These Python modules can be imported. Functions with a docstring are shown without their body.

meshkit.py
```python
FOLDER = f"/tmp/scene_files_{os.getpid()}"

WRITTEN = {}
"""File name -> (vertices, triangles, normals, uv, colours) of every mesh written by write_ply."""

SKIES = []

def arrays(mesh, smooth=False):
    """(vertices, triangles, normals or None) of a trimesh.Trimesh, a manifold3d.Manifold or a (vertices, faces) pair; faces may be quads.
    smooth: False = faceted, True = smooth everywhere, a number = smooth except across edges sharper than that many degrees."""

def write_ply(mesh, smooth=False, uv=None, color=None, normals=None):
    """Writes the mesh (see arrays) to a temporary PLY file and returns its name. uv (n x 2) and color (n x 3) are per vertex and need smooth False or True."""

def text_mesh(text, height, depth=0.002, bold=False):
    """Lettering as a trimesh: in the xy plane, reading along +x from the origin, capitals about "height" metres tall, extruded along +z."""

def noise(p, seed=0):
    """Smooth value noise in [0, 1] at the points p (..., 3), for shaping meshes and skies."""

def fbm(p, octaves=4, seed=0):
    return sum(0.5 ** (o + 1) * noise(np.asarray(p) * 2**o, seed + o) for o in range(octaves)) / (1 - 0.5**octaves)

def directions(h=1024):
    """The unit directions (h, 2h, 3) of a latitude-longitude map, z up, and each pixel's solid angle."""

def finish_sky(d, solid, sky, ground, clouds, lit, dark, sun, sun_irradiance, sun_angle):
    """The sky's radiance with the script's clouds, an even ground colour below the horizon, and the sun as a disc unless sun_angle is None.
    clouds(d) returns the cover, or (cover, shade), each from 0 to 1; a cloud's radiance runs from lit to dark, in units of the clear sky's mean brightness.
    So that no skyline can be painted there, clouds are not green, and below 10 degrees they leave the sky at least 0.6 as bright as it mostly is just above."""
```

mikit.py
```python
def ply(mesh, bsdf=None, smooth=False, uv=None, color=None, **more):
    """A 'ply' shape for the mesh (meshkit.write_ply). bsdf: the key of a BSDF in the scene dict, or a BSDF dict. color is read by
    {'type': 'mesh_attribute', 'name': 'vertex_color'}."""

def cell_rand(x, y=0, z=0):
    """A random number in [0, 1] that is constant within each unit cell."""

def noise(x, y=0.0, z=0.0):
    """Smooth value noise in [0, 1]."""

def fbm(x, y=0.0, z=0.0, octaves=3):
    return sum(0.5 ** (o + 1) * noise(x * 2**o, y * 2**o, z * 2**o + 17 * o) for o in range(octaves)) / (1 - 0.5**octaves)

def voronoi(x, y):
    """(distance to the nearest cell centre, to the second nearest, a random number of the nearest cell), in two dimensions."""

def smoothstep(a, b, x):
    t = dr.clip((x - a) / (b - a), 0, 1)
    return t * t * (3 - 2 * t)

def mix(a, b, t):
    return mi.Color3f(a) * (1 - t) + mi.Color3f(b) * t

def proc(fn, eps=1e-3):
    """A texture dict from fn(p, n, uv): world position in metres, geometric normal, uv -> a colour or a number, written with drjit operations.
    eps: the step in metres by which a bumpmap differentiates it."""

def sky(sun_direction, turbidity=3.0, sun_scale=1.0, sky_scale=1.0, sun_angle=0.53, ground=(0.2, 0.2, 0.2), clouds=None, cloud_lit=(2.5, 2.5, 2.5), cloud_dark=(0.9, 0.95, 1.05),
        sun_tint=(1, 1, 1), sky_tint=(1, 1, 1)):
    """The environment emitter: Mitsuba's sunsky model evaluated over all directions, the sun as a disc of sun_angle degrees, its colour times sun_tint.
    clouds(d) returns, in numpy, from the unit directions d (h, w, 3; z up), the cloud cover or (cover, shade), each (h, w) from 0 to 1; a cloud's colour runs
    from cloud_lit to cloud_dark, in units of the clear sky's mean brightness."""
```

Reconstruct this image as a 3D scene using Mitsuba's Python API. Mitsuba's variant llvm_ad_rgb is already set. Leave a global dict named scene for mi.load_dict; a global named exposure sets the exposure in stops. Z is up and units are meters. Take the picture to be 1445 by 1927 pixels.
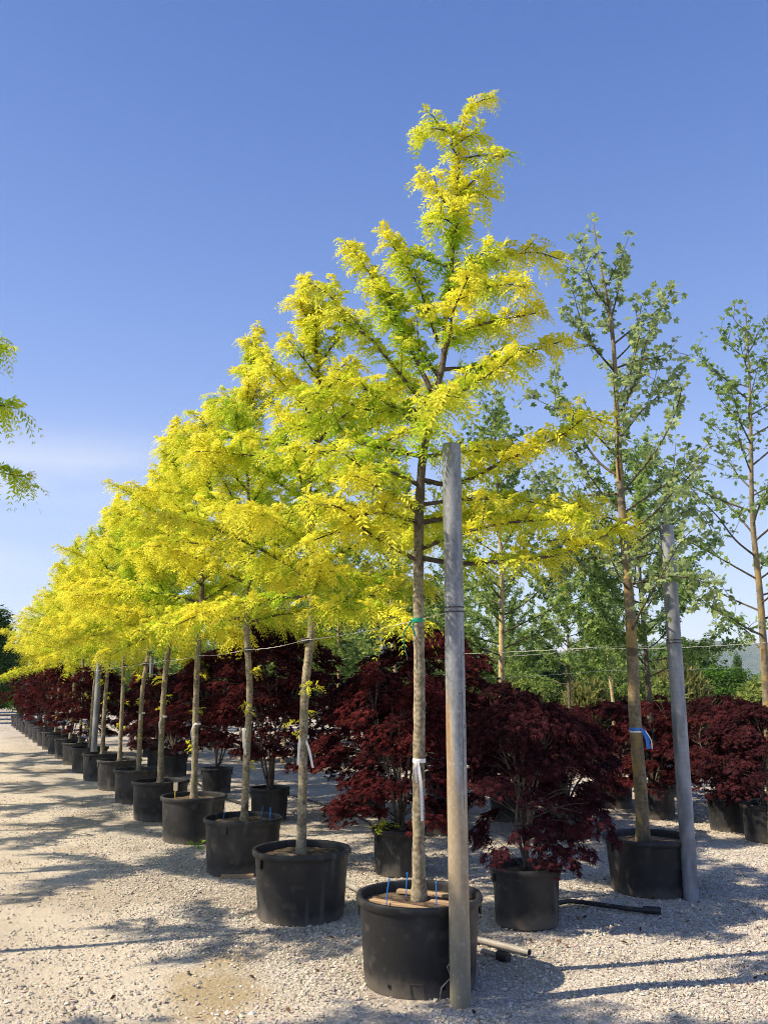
import math, numpy as np, trimesh, drjit as dr, mitsuba as mi, mikit, meshkit
from mikit import proc, noise, fbm, voronoi, smoothstep, mix, cell_rand
T = mi.ScalarTransform4f
scene, labels = {}, {}

# ------------------------------------------------------------------ camera, sky, exposure
PITCH = math.radians(11.6)
scene['camera'] = {'type': 'perspective', 'fov': 48.2, 'fov_axis': 'x', 'near_clip': 0.05, 'far_clip': 12000.0,
    'to_world': T().look_at(origin=[0, 0, 1.6], target=[0, math.cos(PITCH), 1.6 + math.sin(PITCH)], up=[0, 0, 1])}
SUN_EL = math.radians(43)
SUN = (-0.970 * math.cos(SUN_EL), -0.245 * math.cos(SUN_EL), math.sin(SUN_EL))

def cirrus(d):
    x, y, z = d[..., 0], d[..., 1], np.maximum(d[..., 2], 0.02)
    az = np.arctan2(x, y)
    el = np.degrees(np.arcsin(d[..., 2]))
    q = np.stack([az * 5.0 + el * 0.06, el * 0.45 - az * 1.2, az * 0 + 3.1], -1)
    n = meshkit.fbm(q, 5, 7)
    wisp = np.exp(-((el - 13.6 - az * 2) / 2.6) ** 2) * np.clip((n - 0.18) * 2.2, 0, 1)
    thin = np.exp(-((el - 9.0) / 3.5) ** 2) * np.clip((n - 0.35) * 2.0, 0, 1) * 0.5
    veil = 0.70 * np.exp(-np.maximum(el, 0) / 12.0)
    side = np.clip((0.0 - az) / 0.35, 0.08, 1)
    return np.clip(0.38 * (wisp + thin) * side + veil, 0, 0.85)

scene['sky'] = mikit.sky(SUN, turbidity=2.6, clouds=cirrus, cloud_lit=(2.4, 2.45, 2.4), sun_tint=(1.0, 1.03, 1.06), sky_tint=(0.95, 1.03, 1.42), sun_scale=1.32)
exposure = 2.0

# ------------------------------------------------------------------ helpers
def rgb(*c): return {'type': 'rgb', 'value': list(c)}
VC = {'type': 'mesh_attribute', 'name': 'vertex_color'}
def nrm(v): return v / np.maximum(np.linalg.norm(v, axis=-1, keepdims=True), 1e-9)
def lab(key, label, category=None, group=None, kind=None):
    d = {'label': label} if label else {}
    if category: d['category'] = category
    if group: d['group'] = group
    if kind: d['kind'] = kind
    labels[key] = d
COUNT = {}
def key_for(name):
    """name, name_001, name_002 ..."""
    n = COUNT.get(name, 0); COUNT[name] = n + 1
    return name if n == 0 else f'{name}_{n:03d}'
def put(key, mesh, bsdf, smooth=False, color=None, xf=None):
    d = mikit.ply(mesh, bsdf, smooth=smooth, color=color)
    if xf is not None: d['to_world'] = xf
    scene[key] = d
    return d
def share(key, d, xf):
    scene[key] = {**d, 'to_world': xf}
def cat(parts):
    """join (v, f[, c])"""
    vs, fs, cs, at = [], [], [], 0
    for p in parts:
        vs.append(p[0]); fs.append(np.asarray(p[1]) + at); at += len(p[0])
        if len(p) > 2: cs.append(p[2])
    return (np.vstack(vs), np.vstack(fs)) + ((np.vstack(cs),) if cs else ())
def spline(pts, step=0.05):
    """Catmull-Rom resample of a polyline"""
    p = np.asarray(pts, float)
    if len(p) == 2:
        n = max(2, int(np.linalg.norm(p[1] - p[0]) / step) + 1)
        return p[0] + (p[1] - p[0]) * np.linspace(0, 1, n)[:, None]
    q = np.vstack([2 * p[0] - p[1], p, 2 * p[-1] - p[-2]])
    out = []
    for i in range(1, len(q) - 2):
        a, b, c, d = q[i - 1], q[i], q[i + 1], q[i + 2]
        n = max(1, int(np.linalg.norm(c - b) / step))
        t = np.linspace(0, 1, n, endpoint=False)[:, None]
        out.append(0.5 * (2 * b + (c - a) * t + (2 * a - 5 * b + 4 * c - d) * t ** 2 + (3 * b - a - 3 * c + d) * t ** 3))
    return np.vstack(out + [p[-1:]])
def tube(pts, radii, sides=8, cap=True):
    p = np.asarray(pts, float); n = len(p)
    r = np.broadcast_to(np.asarray(radii, float), (n,))
    t = nrm(np.gradient(p, axis=0))
    a = np.array([1.0, 0, 0]) if abs(t[0][0]) < 0.8 else np.array([0, 1.0, 0])
    A = np.empty_like(p)
    for i in range(n):
        a = a - t[i] * (a @ t[i]); a = a / max(np.linalg.norm(a), 1e-9); A[i] = a
    B = np.cross(t, A)
    ang = np.arange(sides) * 2 * np.pi / sides
    v = p[:, None] + r[:, None, None] * (np.cos(ang)[None, :, None] * A[:, None] + np.sin(ang)[None, :, None] * B[:, None])
    i, j = np.meshgrid(np.arange(n - 1), np.arange(sides), indexing='ij')
    q = np.stack([i * sides + j, i * sides + (j + 1) % sides, (i + 1) * sides + (j + 1) % sides, (i + 1) * sides + j], -1).reshape(-1, 4)
    f = np.vstack([q[:, [0, 1, 2]], q[:, [0, 2, 3]]])
    v = v.reshape(-1, 3)
    if cap:
        v = np.vstack([v, p[:1], p[-1:]])
        k = np.arange(sides)
        f = np.vstack([f, np.stack([(k + 1) % sides, k, k * 0 + n * sides], 1), np.stack([(n - 1) * sides + k, (n - 1) * sides + (k + 1) % sides, k * 0 + n * sides + 1], 1)])
    return v, f
def lathe(profile, seg=48):
    pr = np.asarray(profile, float); n = len(pr)
    a = np.arange(seg) * 2 * np.pi / seg
    v = np.stack([pr[:, :1] * np.cos(a), pr[:, :1] * np.sin(a), np.repeat(pr[:, 1:], seg, 1)], -1).reshape(-1, 3)
    i, j = np.meshgrid(np.arange(n - 1), np.arange(seg), indexing='ij')
    q = np.stack([i * seg + j, i * seg + (j + 1) % seg, (i + 1) * seg + (j + 1) % seg, (i + 1) * seg + j], -1).reshape(-1, 4)
    return v, np.vstack([q[:, [0, 1, 2]], q[:, [0, 2, 3]]])
def bevel_box(size, b=0.004):
    import manifold3d as m3
    sx, sy, sz = (s / 2 for s in size)
    pts = []
    for x in (-1, 1):
        for y in (-1, 1):
            for z in (-1, 1):
                pts += [[x * (sx - b), y * (sy - b), z * sz], [x * (sx - b), y * sy, z * (sz - b)], [x * sx, y * (sy - b), z * (sz - b)]]
    m = m3.Manifold.hull_points(np.array(pts)).to_mesh()
    return np.array(m.vert_properties[:, :3]), np.array(m.tri_verts)
def place(mesh, loc, rz=0.0, rx=0.0, ry=0.0):
    m = trimesh.transformations.euler_matrix(rx, ry, rz)
    return mesh[0] @ m[:3, :3].T + np.asarray(loc), mesh[1]

# ------------------------------------------------------------------ materials
def leaf(name, trans=0.9, rough=0.55, color=None):
    scene[name] = {'type': 'principledthin', 'base_color': color or VC, 'diff_trans': trans, 'roughness': rough, 'eta': 1.4}
leaf('mat_golden_leaf', 0.8, 0.5)
leaf('mat_red_leaf', 0.75, 0.42)
leaf('mat_green_leaf', 1.0, 0.36)
leaf('mat_bush_leaf', 0.8, 0.5)
def solid(name, fn, rough=0.8, bump=None, scale=1.0, eps=2e-3, **more):
    b = {'type': 'principled', 'base_color': proc(fn) if callable(fn) else rgb(*fn), 'roughness': rough, 'specular': 0.4, **more}
    if bump: b = {'type': 'bumpmap', 'arbitrary': proc(bump, eps), 'scale': scale, 'bsdf': b}
    scene[name] = {'type': 'twosided', 'bsdf': b}
def bark_fn(lo, hi, lichen=None, band=70.0):
    def fn(p, n, uv):
        a = fbm(p.x * 30, p.y * 30, p.z * 14, octaves=3)
        b = noise(p.x * 60, p.y * 60, p.z * band + 3 * noise(p.x * 20, p.y * 20, p.z * 8))
        c = mix(lo, hi, smoothstep(0.25, 0.75, a * 0.55 + b * 0.45))
        if lichen: c = mix(c, lichen, smoothstep(0.5, 0.72, fbm(p.x * 9 + 5, p.y * 9, p.z * 5, octaves=3)) * 0.75)
        k = smoothstep(0.80, 0.86, noise(p.x * 12 + 9, p.y * 12, p.z * 9))
        return mix(c, (0.05, 0.04, 0.03), k * 0.7)
    return fn
def bark_bump(p, n, uv): return fbm(p.x * 45, p.y * 45, p.z * 60, octaves=3)
_low, _high = bark_fn((0.12, 0.10, 0.065), (0.33, 0.29, 0.205), (0.22, 0.21, 0.115)), bark_fn((0.045, 0.036, 0.027), (0.12, 0.098, 0.072))
def golden_bark(p, n, uv):                                            # grey old stem below, dark young wood in the crown
    return mix(_low(p, n, uv), _high(p, n, uv), smoothstep(2.1, 2.9, p.z + 0.5 * (fbm(p.x * 9, p.y * 9, p.z * 3) - 0.5)))
solid('mat_golden_trunk', golden_bark, 0.8, bark_bump, 0.006)
solid('mat_golden_limb', bark_fn((0.040, 0.031, 0.024), (0.11, 0.088, 0.066)), 0.85)
solid('mat_green_trunk', bark_fn((0.115, 0.098, 0.062), (0.23, 0.195, 0.125), (0.30, 0.21, 0.07)), 0.85, bark_bump, 0.006)
solid('mat_pale_trunk', bark_fn((0.22, 0.18, 0.10), (0.50, 0.42, 0.25), (0.5, 0.38, 0.15)), 0.85)
solid('mat_dark_trunk', bark_fn((0.06, 0.05, 0.035), (0.17, 0.145, 0.10)), 0.9)
solid('mat_green_limb', bark_fn((0.05, 0.042, 0.03), (0.13, 0.11, 0.075)), 0.85)
solid('mat_red_stem', bark_fn((0.055, 0.045, 0.036), (0.15, 0.125, 0.098)), 0.85)
def pot_col(p, n, uv):
    a = fbm(p.x * 5, p.y * 5, p.z * 3, octaves=3)
    streak = noise(p.x * 22 + p.y * 17, p.y * 9, p.z * 2.0)
    c = mix((0.009, 0.010, 0.012), (0.025, 0.026, 0.028), smoothstep(0.3, 0.75, a))
    c = mix(c, (0.12, 0.12, 0.115), smoothstep(0.62, 0.95, streak) * smoothstep(0.40, 0.62, a) * 0.5)
    run = noise(p.x * 70 + p.y * 55, p.y * 60 - p.x * 30, p.z * 1.2)
    c = mix(c, (0.10, 0.098, 0.09), smoothstep(0.78, 0.95, run) * smoothstep(0.44, 0.5, p.z + 0.35 * noise(p.x * 30, p.y * 30)) * 0.35)
    c = mix(c, (0.09, 0.085, 0.075), smoothstep(0.55, 0.8, fbm(p.x * 16, p.y * 16, p.z * 16, octaves=4)) * 0.3)
    dust = (1 - smoothstep(0.0, 0.10, p.z + (a - 0.5) * 0.16 + 0.05 * (fbm(p.x * 40, p.y * 40, p.z * 25) - 0.5))) * 0.45
    return mix(c, (0.17, 0.15, 0.125), dust)
solid('mat_pot', pot_col, 0.5, lambda p, n, uv: fbm(p.x * 60, p.y * 60, p.z * 60, octaves=2), 0.0008)
solid('mat_hole', (0.006, 0.006, 0.006), 0.9)
def soil_col(p, n, uv):
    a = fbm(p.x * 35, p.y * 35, p.z * 35, octaves=3); b = fbm(p.x * 7, p.y * 7, 3.0, octaves=3)
    c = mix((0.030, 0.021, 0.015), (0.125, 0.088, 0.058), smoothstep(0.25, 0.75, a))
    return mix(c, (0.15, 0.14, 0.08), smoothstep(0.55, 0.75, b) * 0.45)
solid('mat_soil', soil_col, 0.95, lambda p, n, uv: fbm(p.x * 50, p.y * 50, p.z * 50, octaves=3), 0.02)
def steel_col(p, n, uv):
    a = fbm(p.x * 30, p.y * 30, p.z * 5, octaves=4); sp = fbm(p.x * 60, p.y * 60, p.z * 40, octaves=3)
    ring = noise(p.x * 4, p.y * 4, p.z * 110)
    c = mix((0.135, 0.155, 0.175), (0.265, 0.285, 0.305), smoothstep(0.3, 0.7, a * 0.7 + sp * 0.3))
    c = c * (0.93 + 0.14 * ring)
    r = fbm(p.x * 34 + 3, p.y * 34, p.z * 1.1, octaves=4)
    tan = mix((0.27, 0.205, 0.115), (0.46, 0.38, 0.245), sp * 0.6 + a * 0.4)
    left = smoothstep(0.385, 0.362, p.x + 0.016 * (r - 0.5) + 0.004 * (sp - 0.5))          # rust-water side, running higher up
    top_edge = 1.12 + 0.45 * left + 0.28 * (r - 0.5)
    w = smoothstep(top_edge + 0.12, top_edge - 0.25, p.z) * (0.70 + 0.25 * a)
    c = mix(c, tan, w)
    c = mix(c, (0.27, 0.13, 0.045), smoothstep(0.52, 0.70, r) * w * smoothstep(0.25, 0.6, p.z) * 0.75)
    c = mix(c, mix((0.17, 0.165, 0.125), (0.27, 0.26, 0.20), a), smoothstep(0.62, 0.25, p.z + 0.25 * (r - 0.5)) * 0.8)
    return mix(c, (0.45, 0.43, 0.38), smoothstep(0.74, 0.84, noise(p.x * 90, p.y * 90, p.z * 40)) * 0.35)
scene['mat_steel'] = {'type': 'twosided', 'bsdf': {'type': 'principled', 'base_color': proc(steel_col), 'roughness': 0.45, 'metallic': 0.25, 'specular': 0.5}}
def plain_steel(p, n, uv):
    a = fbm(p.x * 14, p.y * 14, p.z * 4, octaves=4)
    return mix((0.145, 0.165, 0.19), (0.28, 0.30, 0.33), smoothstep(0.3, 0.7, a)) * (0.94 + 0.12 * noise(p.x * 3, p.y * 3, p.z * 60))
scene['mat_plain_steel'] = {'type': 'twosided', 'bsdf': {'type': 'principled', 'base_color': proc(plain_steel), 'roughness': 0.55, 'metallic': 0.25, 'specular': 0.5}}
solid('mat_mark', (0.03, 0.03, 0.035), 0.8)
solid('mat_wire', (0.55, 0.56, 0.58), 0.5)
solid('mat_dark_wire', (0.04, 0.04, 0.04), 0.6)
solid('mat_white_tape', (0.78, 0.78, 0.77), 0.5)
solid('mat_blue', (0.02, 0.17, 0.55), 0.4)
solid('mat_green_tape', (0.01, 0.33, 0.20), 0.45)
solid('mat_cream', (0.62, 0.55, 0.40), 0.6)
solid('mat_yellow', (0.55, 0.40, 0.05), 0.6)
solid('mat_pvc', lambda p, n, uv: mix((0.16, 0.155, 0.145), (0.34, 0.325, 0.295), fbm(p.x * 12, p.y * 12, p.z * 12)), 0.5)
solid('mat_hose', (0.022, 0.022, 0.024), 0.45)
def wood_col(p, n, uv):
    g = noise((p.x * 0.92 - p.y * 0.38) * 6, (p.x * 0.38 + p.y * 0.92) * 160, p.z * 100)
    return mix((0.20, 0.135, 0.08), (0.43, 0.31, 0.19), g * 0.6 + 0.4 * fbm(p.x * 9, p.y * 9, 1.0))
solid('mat_wood', wood_col, 0.75)

# ground: the row of golden trees runs along (-0.483, 1); s = distance to its right
def row_side(p): return (p.x - 0.2 + 0.483 * (p.y - 5.2)) * 0.9
def gravel_col(p, n, uv):
    far = smoothstep(14.0, 45.0, p.y)
    v1, v2, r1 = voronoi(p.x * 55, p.y * 55)
    w1, w2, r2 = voronoi(p.x * 120 + 7, p.y * 120)
    big = fbm(p.x * 0.5, p.y * 0.5, 1.0, octaves=4); mid = fbm(p.x * 3.0, p.y * 3.0, 2.0, octaves=4)
    stone = mix((0.235, 0.212, 0.175), (0.56, 0.525, 0.465), r1 * 0.65 + r2 * 0.35)
    stone = mix(stone, (0.42, 0.388, 0.335), far)
    sand = mix((0.345, 0.302, 0.24), (0.54, 0.495, 0.41), mid * 0.5 + r2 * 0.35 + 0.1)
    path = smoothstep(-0.55, -1.35, row_side(p) + (mid - 0.5) * 1.2)
    c = mix(stone, sand, path * smoothstep(0.30, 0.62, big + 0.18) * 0.85)
    dirt = smoothstep(0.56, 0.72, fbm(p.x * 1.4 + 9, p.y * 1.4, 4.0, octaves=4))
    c = mix(c, (0.17, 0.13, 0.085), dirt * 0.35)
    s = row_side(p) + (big - 0.5) * 0.8
    rut = dr.exp(-dr.square((s + 1.95) / 0.22)) + dr.exp(-dr.square((s + 3.55) / 0.24))
    c = mix(c, mix((0.26, 0.225, 0.17), (0.42, 0.375, 0.30), mid), rut * path * smoothstep(0.35, 0.6, mid) * 0.55)
    dx, dy = (p.x + 0.92) / 0.34, (p.y - 5.1) / 0.55
    damp = smoothstep(1.25, 0.35, dr.sqrt(dx * dx + dy * dy) + (mid - 0.5) * 1.3)
    c = mix(c, (0.27, 0.215, 0.115), damp * 0.8)
    field = smoothstep(60.0, 120.0, p.y + (big - 0.5) * 40)
    return mix(c, mix((0.05, 0.085, 0.025), (0.12, 0.13, 0.05), mid), field)
def gravel_bump(p, n, uv):
    v1, v2, r1 = voronoi(p.x * 48, p.y * 48)
    w1, w2, r2 = voronoi(p.x * 100 + 7, p.y * 100)
    path = smoothstep(-0.55, -1.35, row_side(p))
    return (r1 * 0.5 + 0.8 * dr.maximum(0.6 - v1, 0)) * (1 - 0.6 * path) + 0.4 * r2
solid('mat_gravel', gravel_col, 0.92, gravel_bump, 0.012, eps=3e-3)
scene['mat_stone'] = {'type': 'diffuse', 'reflectance': VC}
scene['mat_litter'] = {'type': 'twosided', 'bsdf': {'type': 'diffuse', 'reflectance': VC}}
def hill_col(p, n, uv):
    a = fbm(p.x * 0.012, p.y * 0.012, p.z * 0.012, octaves=4)
    return mix((0.035, 0.055, 0.022), (0.10, 0.11, 0.05), a)
solid('mat_hill', hill_col, 0.95)
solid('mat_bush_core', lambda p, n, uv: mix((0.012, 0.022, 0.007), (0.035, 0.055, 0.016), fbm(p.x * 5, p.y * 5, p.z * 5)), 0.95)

# ------------------------------------------------------------------ setting: ground, gravel, hills
def grid(xs, ys, zf):
    X, Y = np.meshgrid(xs, ys)
    v = np.stack([X, Y, zf(X, Y)], -1).reshape(-1, 3)
    nx, ny = len(xs), len(ys)
    i, j = np.meshgrid(np.arange(ny - 1), np.arange(nx - 1), indexing='ij')
    a = i * nx + j
    q = np.stack([a, a + 1, a + nx + 1, a + nx], -1).reshape(-1, 4)
    return v, np.vstack([q[:, [0, 1, 2]], q[:, [0, 2, 3]]])
def ground_z(X, Y):
    p = np.stack([X, Y, X * 0], -1)
    near = np.clip(1 - (np.hypot(X, Y - 8) - 20) / 15, 0, 1)
    return near * ((meshkit.fbm(p * 0.8, 3, 3) - 0.5) * 0.03 + (meshkit.fbm(p * 4.0, 2, 9) - 0.5) * 0.018) - 0.008
far_steps = [30, 60, 150, 400, 1000, 2200, 3500]
xs = np.r_[[-s for s in far_steps[::-1]], np.arange(-20, 14.01, 0.12), far_steps]
ys = np.r_[[-3500, -1000, -200, -40, -8], np.arange(0, 24.01, 0.12), np.arange(25, 60, 2.0), [80, 120, 200, 400, 1000, 2200, 3500]]
put('ground', grid(xs, ys, ground_z), 'mat_gravel', smooth=True)
lab('ground', 'pale crushed gravel ground with a compacted path on the left', kind='structure')

rng = np.random.default_rng(11)
def octa(P, S, rng, col):
    """flattened irregular octahedra: crushed stones"""
    n = len(P)
    base = np.array([[1, 0, 0], [-1, 0, 0], [0, 1, 0], [0, -1, 0], [0, 0, 1], [0, 0, -1]], float)
    fac = np.array([[0, 2, 4], [2, 1, 4], [1, 3, 4], [3, 0, 4], [2, 0, 5], [1, 2, 5], [3, 1, 5], [0, 3, 5]])
    v = base[None] * (S[:, None, None] * rng.uniform(0.55, 1.15, (n, 6, 3))) + rng.normal(0, 0.12, (n, 6, 3)) * S[:, None, None]
    v[:, :, 2] *= 0.7
    a = rng.uniform(0, 6.28, n); ca, sa = np.cos(a), np.sin(a)
    x = v[..., 0] * ca[:, None] - v[..., 1] * sa[:, None]; y = v[..., 0] * sa[:, None] + v[..., 1] * ca[:, None]
    t = rng.normal(0, 0.4, n); z = v[..., 2] * np.cos(t)[:, None] + x * np.sin(t)[:, None]; x = x * np.cos(t)[:, None] - v[..., 2] * np.sin(t)[:, None]
    v = np.stack([x, y, z], -1) + P[:, None]
    f = fac[None] + (np.arange(n) * 6)[:, None, None]
    return v.reshape(-1, 3), f.reshape(-1, 3), np.repeat(col, 6, 0)
n = 150000
y = 3.7 * (13.5 / 3.7) ** rng.uniform(0, 1, n)
x = rng.uniform(-1, 1, n) * (0.50 * y + 0.15)
side = (x - 0.2 + 0.483 * (y - 5.2)) * 0.9
pp = np.stack([x, y, x * 0], -1)
patch = meshkit.fbm(pp * 1.7, 3, 21)
keep = rng.uniform(0, 1, n) < np.where(side > -0.55, 1.0, np.where(side > -1.2, 0.70, 0.28)) * np.clip(np.hypot((x + 0.92) / 0.40, (y - 5.1) / 0.62) - 0.30 + 1.6 * (patch - 0.5), 0.12, 1) * np.clip((patch - 0.22) * 3.2, 0.15, 1)
x, y = x[keep], y[keep]
S = np.clip(rng.lognormal(math.log(0.0084), 0.36, len(x)), 0.004, 0.020)
P = np.stack([x, y, ground_z(x, y) + S * 0.25], -1)
tone = rng.beta(2.2, 2.0, len(x))[:, None]
col = np.array([0.20, 0.18, 0.15]) * (1 - tone) + np.array([0.66, 0.62, 0.555]) * tone
col = col * (1 + rng.normal(0, 0.05, (len(x), 3)))
st = octa(P, S, rng, np.clip(col, 0.03, 0.8))
put('gravel_stones', st[:2], 'mat_stone', color=st[2])
lab('gravel_stones', 'loose pale crushed stones strewn over the ground', 'gravel', kind='stuff')
# leaf litter: small dark brown flakes
n = 3800
y = 3.9 * (16 / 3.9) ** rng.uniform(0, 1, n); x = rng.uniform(-1, 1, n) * (0.5 * y + 0.1)
side = (x - 0.2 + 0.483 * (y - 5.2)) * 0.9
clump = meshkit.fbm(np.stack([x, y, x * 0], -1) * 1.3, 3, 33)
k = rng.uniform(0, 1, n) < np.where(side > 0, 0.9, 0.35) * np.clip((clump - 0.35) * 4, 0.05, 1)
x, y = x[k], y[k]; n = len(x)
s = rng.uniform(0.006, 0.022, n)
a = rng.uniform(0, 6.28, n)
d1 = np.stack([np.cos(a), np.sin(a), rng.normal(0, 0.25, n)], -1) * s[:, None]
d2 = np.stack([-np.sin(a), np.cos(a), rng.normal(0, 0.35, n)], -1) * (s * rng.uniform(0.3, 0.6, n))[:, None]
c0 = np.stack([x, y, ground_z(x, y) + 0.016], -1)
v = np.stack([c0 - d1, c0 - d2, c0 + d1, c0 + d2 + [0, 0, 0.004]], 1).reshape(-1, 3)
f = (np.array([[0, 1, 2], [0, 2, 3]])[None] + (np.arange(n) * 4)[:, None, None]).reshape(-1, 3)
lc = np.repeat(np.array([0.085, 0.05, 0.03]) * rng.uniform(0.4, 1.9, (n, 1)), 4, 0)
put('leaf_litter', (v, f), 'mat_litter', color=lc)
lab('leaf_litter', 'small dry brown leaf bits scattered on the gravel', 'leaf litter', kind='stuff')

# hills
def ridge(y0, amp, seed, x0, x1, key, label):
    xs = np.linspace(x0, x1, 220); ys = np.linspace(y0, y0 + 900, 14)
    def zf(X, Y):
        p = np.stack([X / 420.0, Y / 500.0, X * 0], -1)
        prof = np.sin(np.clip((Y - y0) / 900, 0, 1) * np.pi / 1.02)
        return prof * amp * (0.35 + 0.95 * meshkit.fbm(p, 5, seed)) - 0.5
    put(key, grid(xs, ys, zf), 'mat_hill', smooth=True)
    lab(key, label, kind='structure')
ridge(2450, 175, 5, -2600, 2600, 'hills', 'low wooded hills on the horizon fading to blue')

# ------------------------------------------------------------------ foliage generators
def fronds(O, D, L, droop, col, m, rng, width=0.44):
    """pinnate leaves: an arching midrib with m pairs of leaflets and one at the tip; leaflets are folded diamonds"""
    n = len(O); t = (np.arange(m) + 1.0) / (m + 0.3)
    tt = np.r_[t, t, 1.0]; sg = np.r_[np.ones(m), -np.ones(m), 0.0]
    p = O[:, None] + D[:, None] * (L[:, None] * tt)[..., None]
    p[..., 2] -= (L * droop)[:, None] * tt ** 2
    tan = np.repeat(D[:, None], len(tt), 1).copy(); tan[..., 2] -= 2 * droop[:, None] * tt; tan = nrm(tan)
    up = np.array([0, 0, 1.0]) + rng.normal(0, 0.35, (n, 3))
    S = nrm(np.cross(tan, up[:, None]))
    l = nrm(S * (sg * 0.86)[None, :, None] + tan * np.where(sg == 0, 1, 0.5)[None, :, None] + rng.normal(0, 0.16, p.shape) - np.array([0, 0, 0.28]))
    ll = (L[:, None] * 0.30 * (1 - 0.45 * np.abs(2 * tt - 1) ** 2)) * rng.uniform(0.8, 1.15, p.shape[:2])
    w = tan * (ll * width * 0.5)[..., None]
    q = np.stack([p, p + l * (ll * 0.45)[..., None] + w, p + l * ll[..., None], p + l * (ll * 0.45)[..., None] - w], 2)
    k = n * len(tt)
    f = (np.array([[0, 1, 2], [0, 2, 3]])[None] + (np.arange(k) * 4)[:, None, None]).reshape(-1, 3)
    return q.reshape(-1, 3), f, np.repeat(col, len(tt) * 4, 0)
def stars(O, D, N, r, col, lobes, rng, span=2.1, width=0.23, droop=0.25, waist=0.42):
    """palmate leaves: lobes as kites round the stalk end O; D = leaf direction, N = normal"""
    n = len(O)
    S = nrm(np.cross(N, D)); D = nrm(D)
    ang = np.linspace(-span, span, lobes) if lobes > 1 else np.zeros(1)
    ln = (0.5 + 0.5 * np.cos(ang * 0.62)) if lobes > 1 else np.ones(1)
    dirs = D[:, None] * np.cos(ang)[None, :, None] + S[:, None] * np.sin(ang)[None, :, None]
    per = -D[:, None] * np.sin(ang)[None, :, None] + S[:, None] * np.cos(ang)[None, :, None]
    R = r[:, None] * ln[None] * rng.uniform(0.85, 1.12, (n, len(ang)))
    c = np.repeat(O[:, None], len(ang), 1)
    mid = c + dirs * (R * waist)[..., None]
    tip = c + dirs * R[..., None] - N[:, None] * (R * droop)[..., None]
    w = per * (R * width)[..., None]
    q = np.stack([c, mid + w, tip, mid - w], 2)
    k = n * len(ang)
    f = (np.array([[0, 1, 2], [0, 2, 3]])[None] + (np.arange(k) * 4)[:, None, None]).reshape(-1, 3)
    return q.reshape(-1, 3), f, np.repeat(col, len(ang) * 4, 0)
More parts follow.
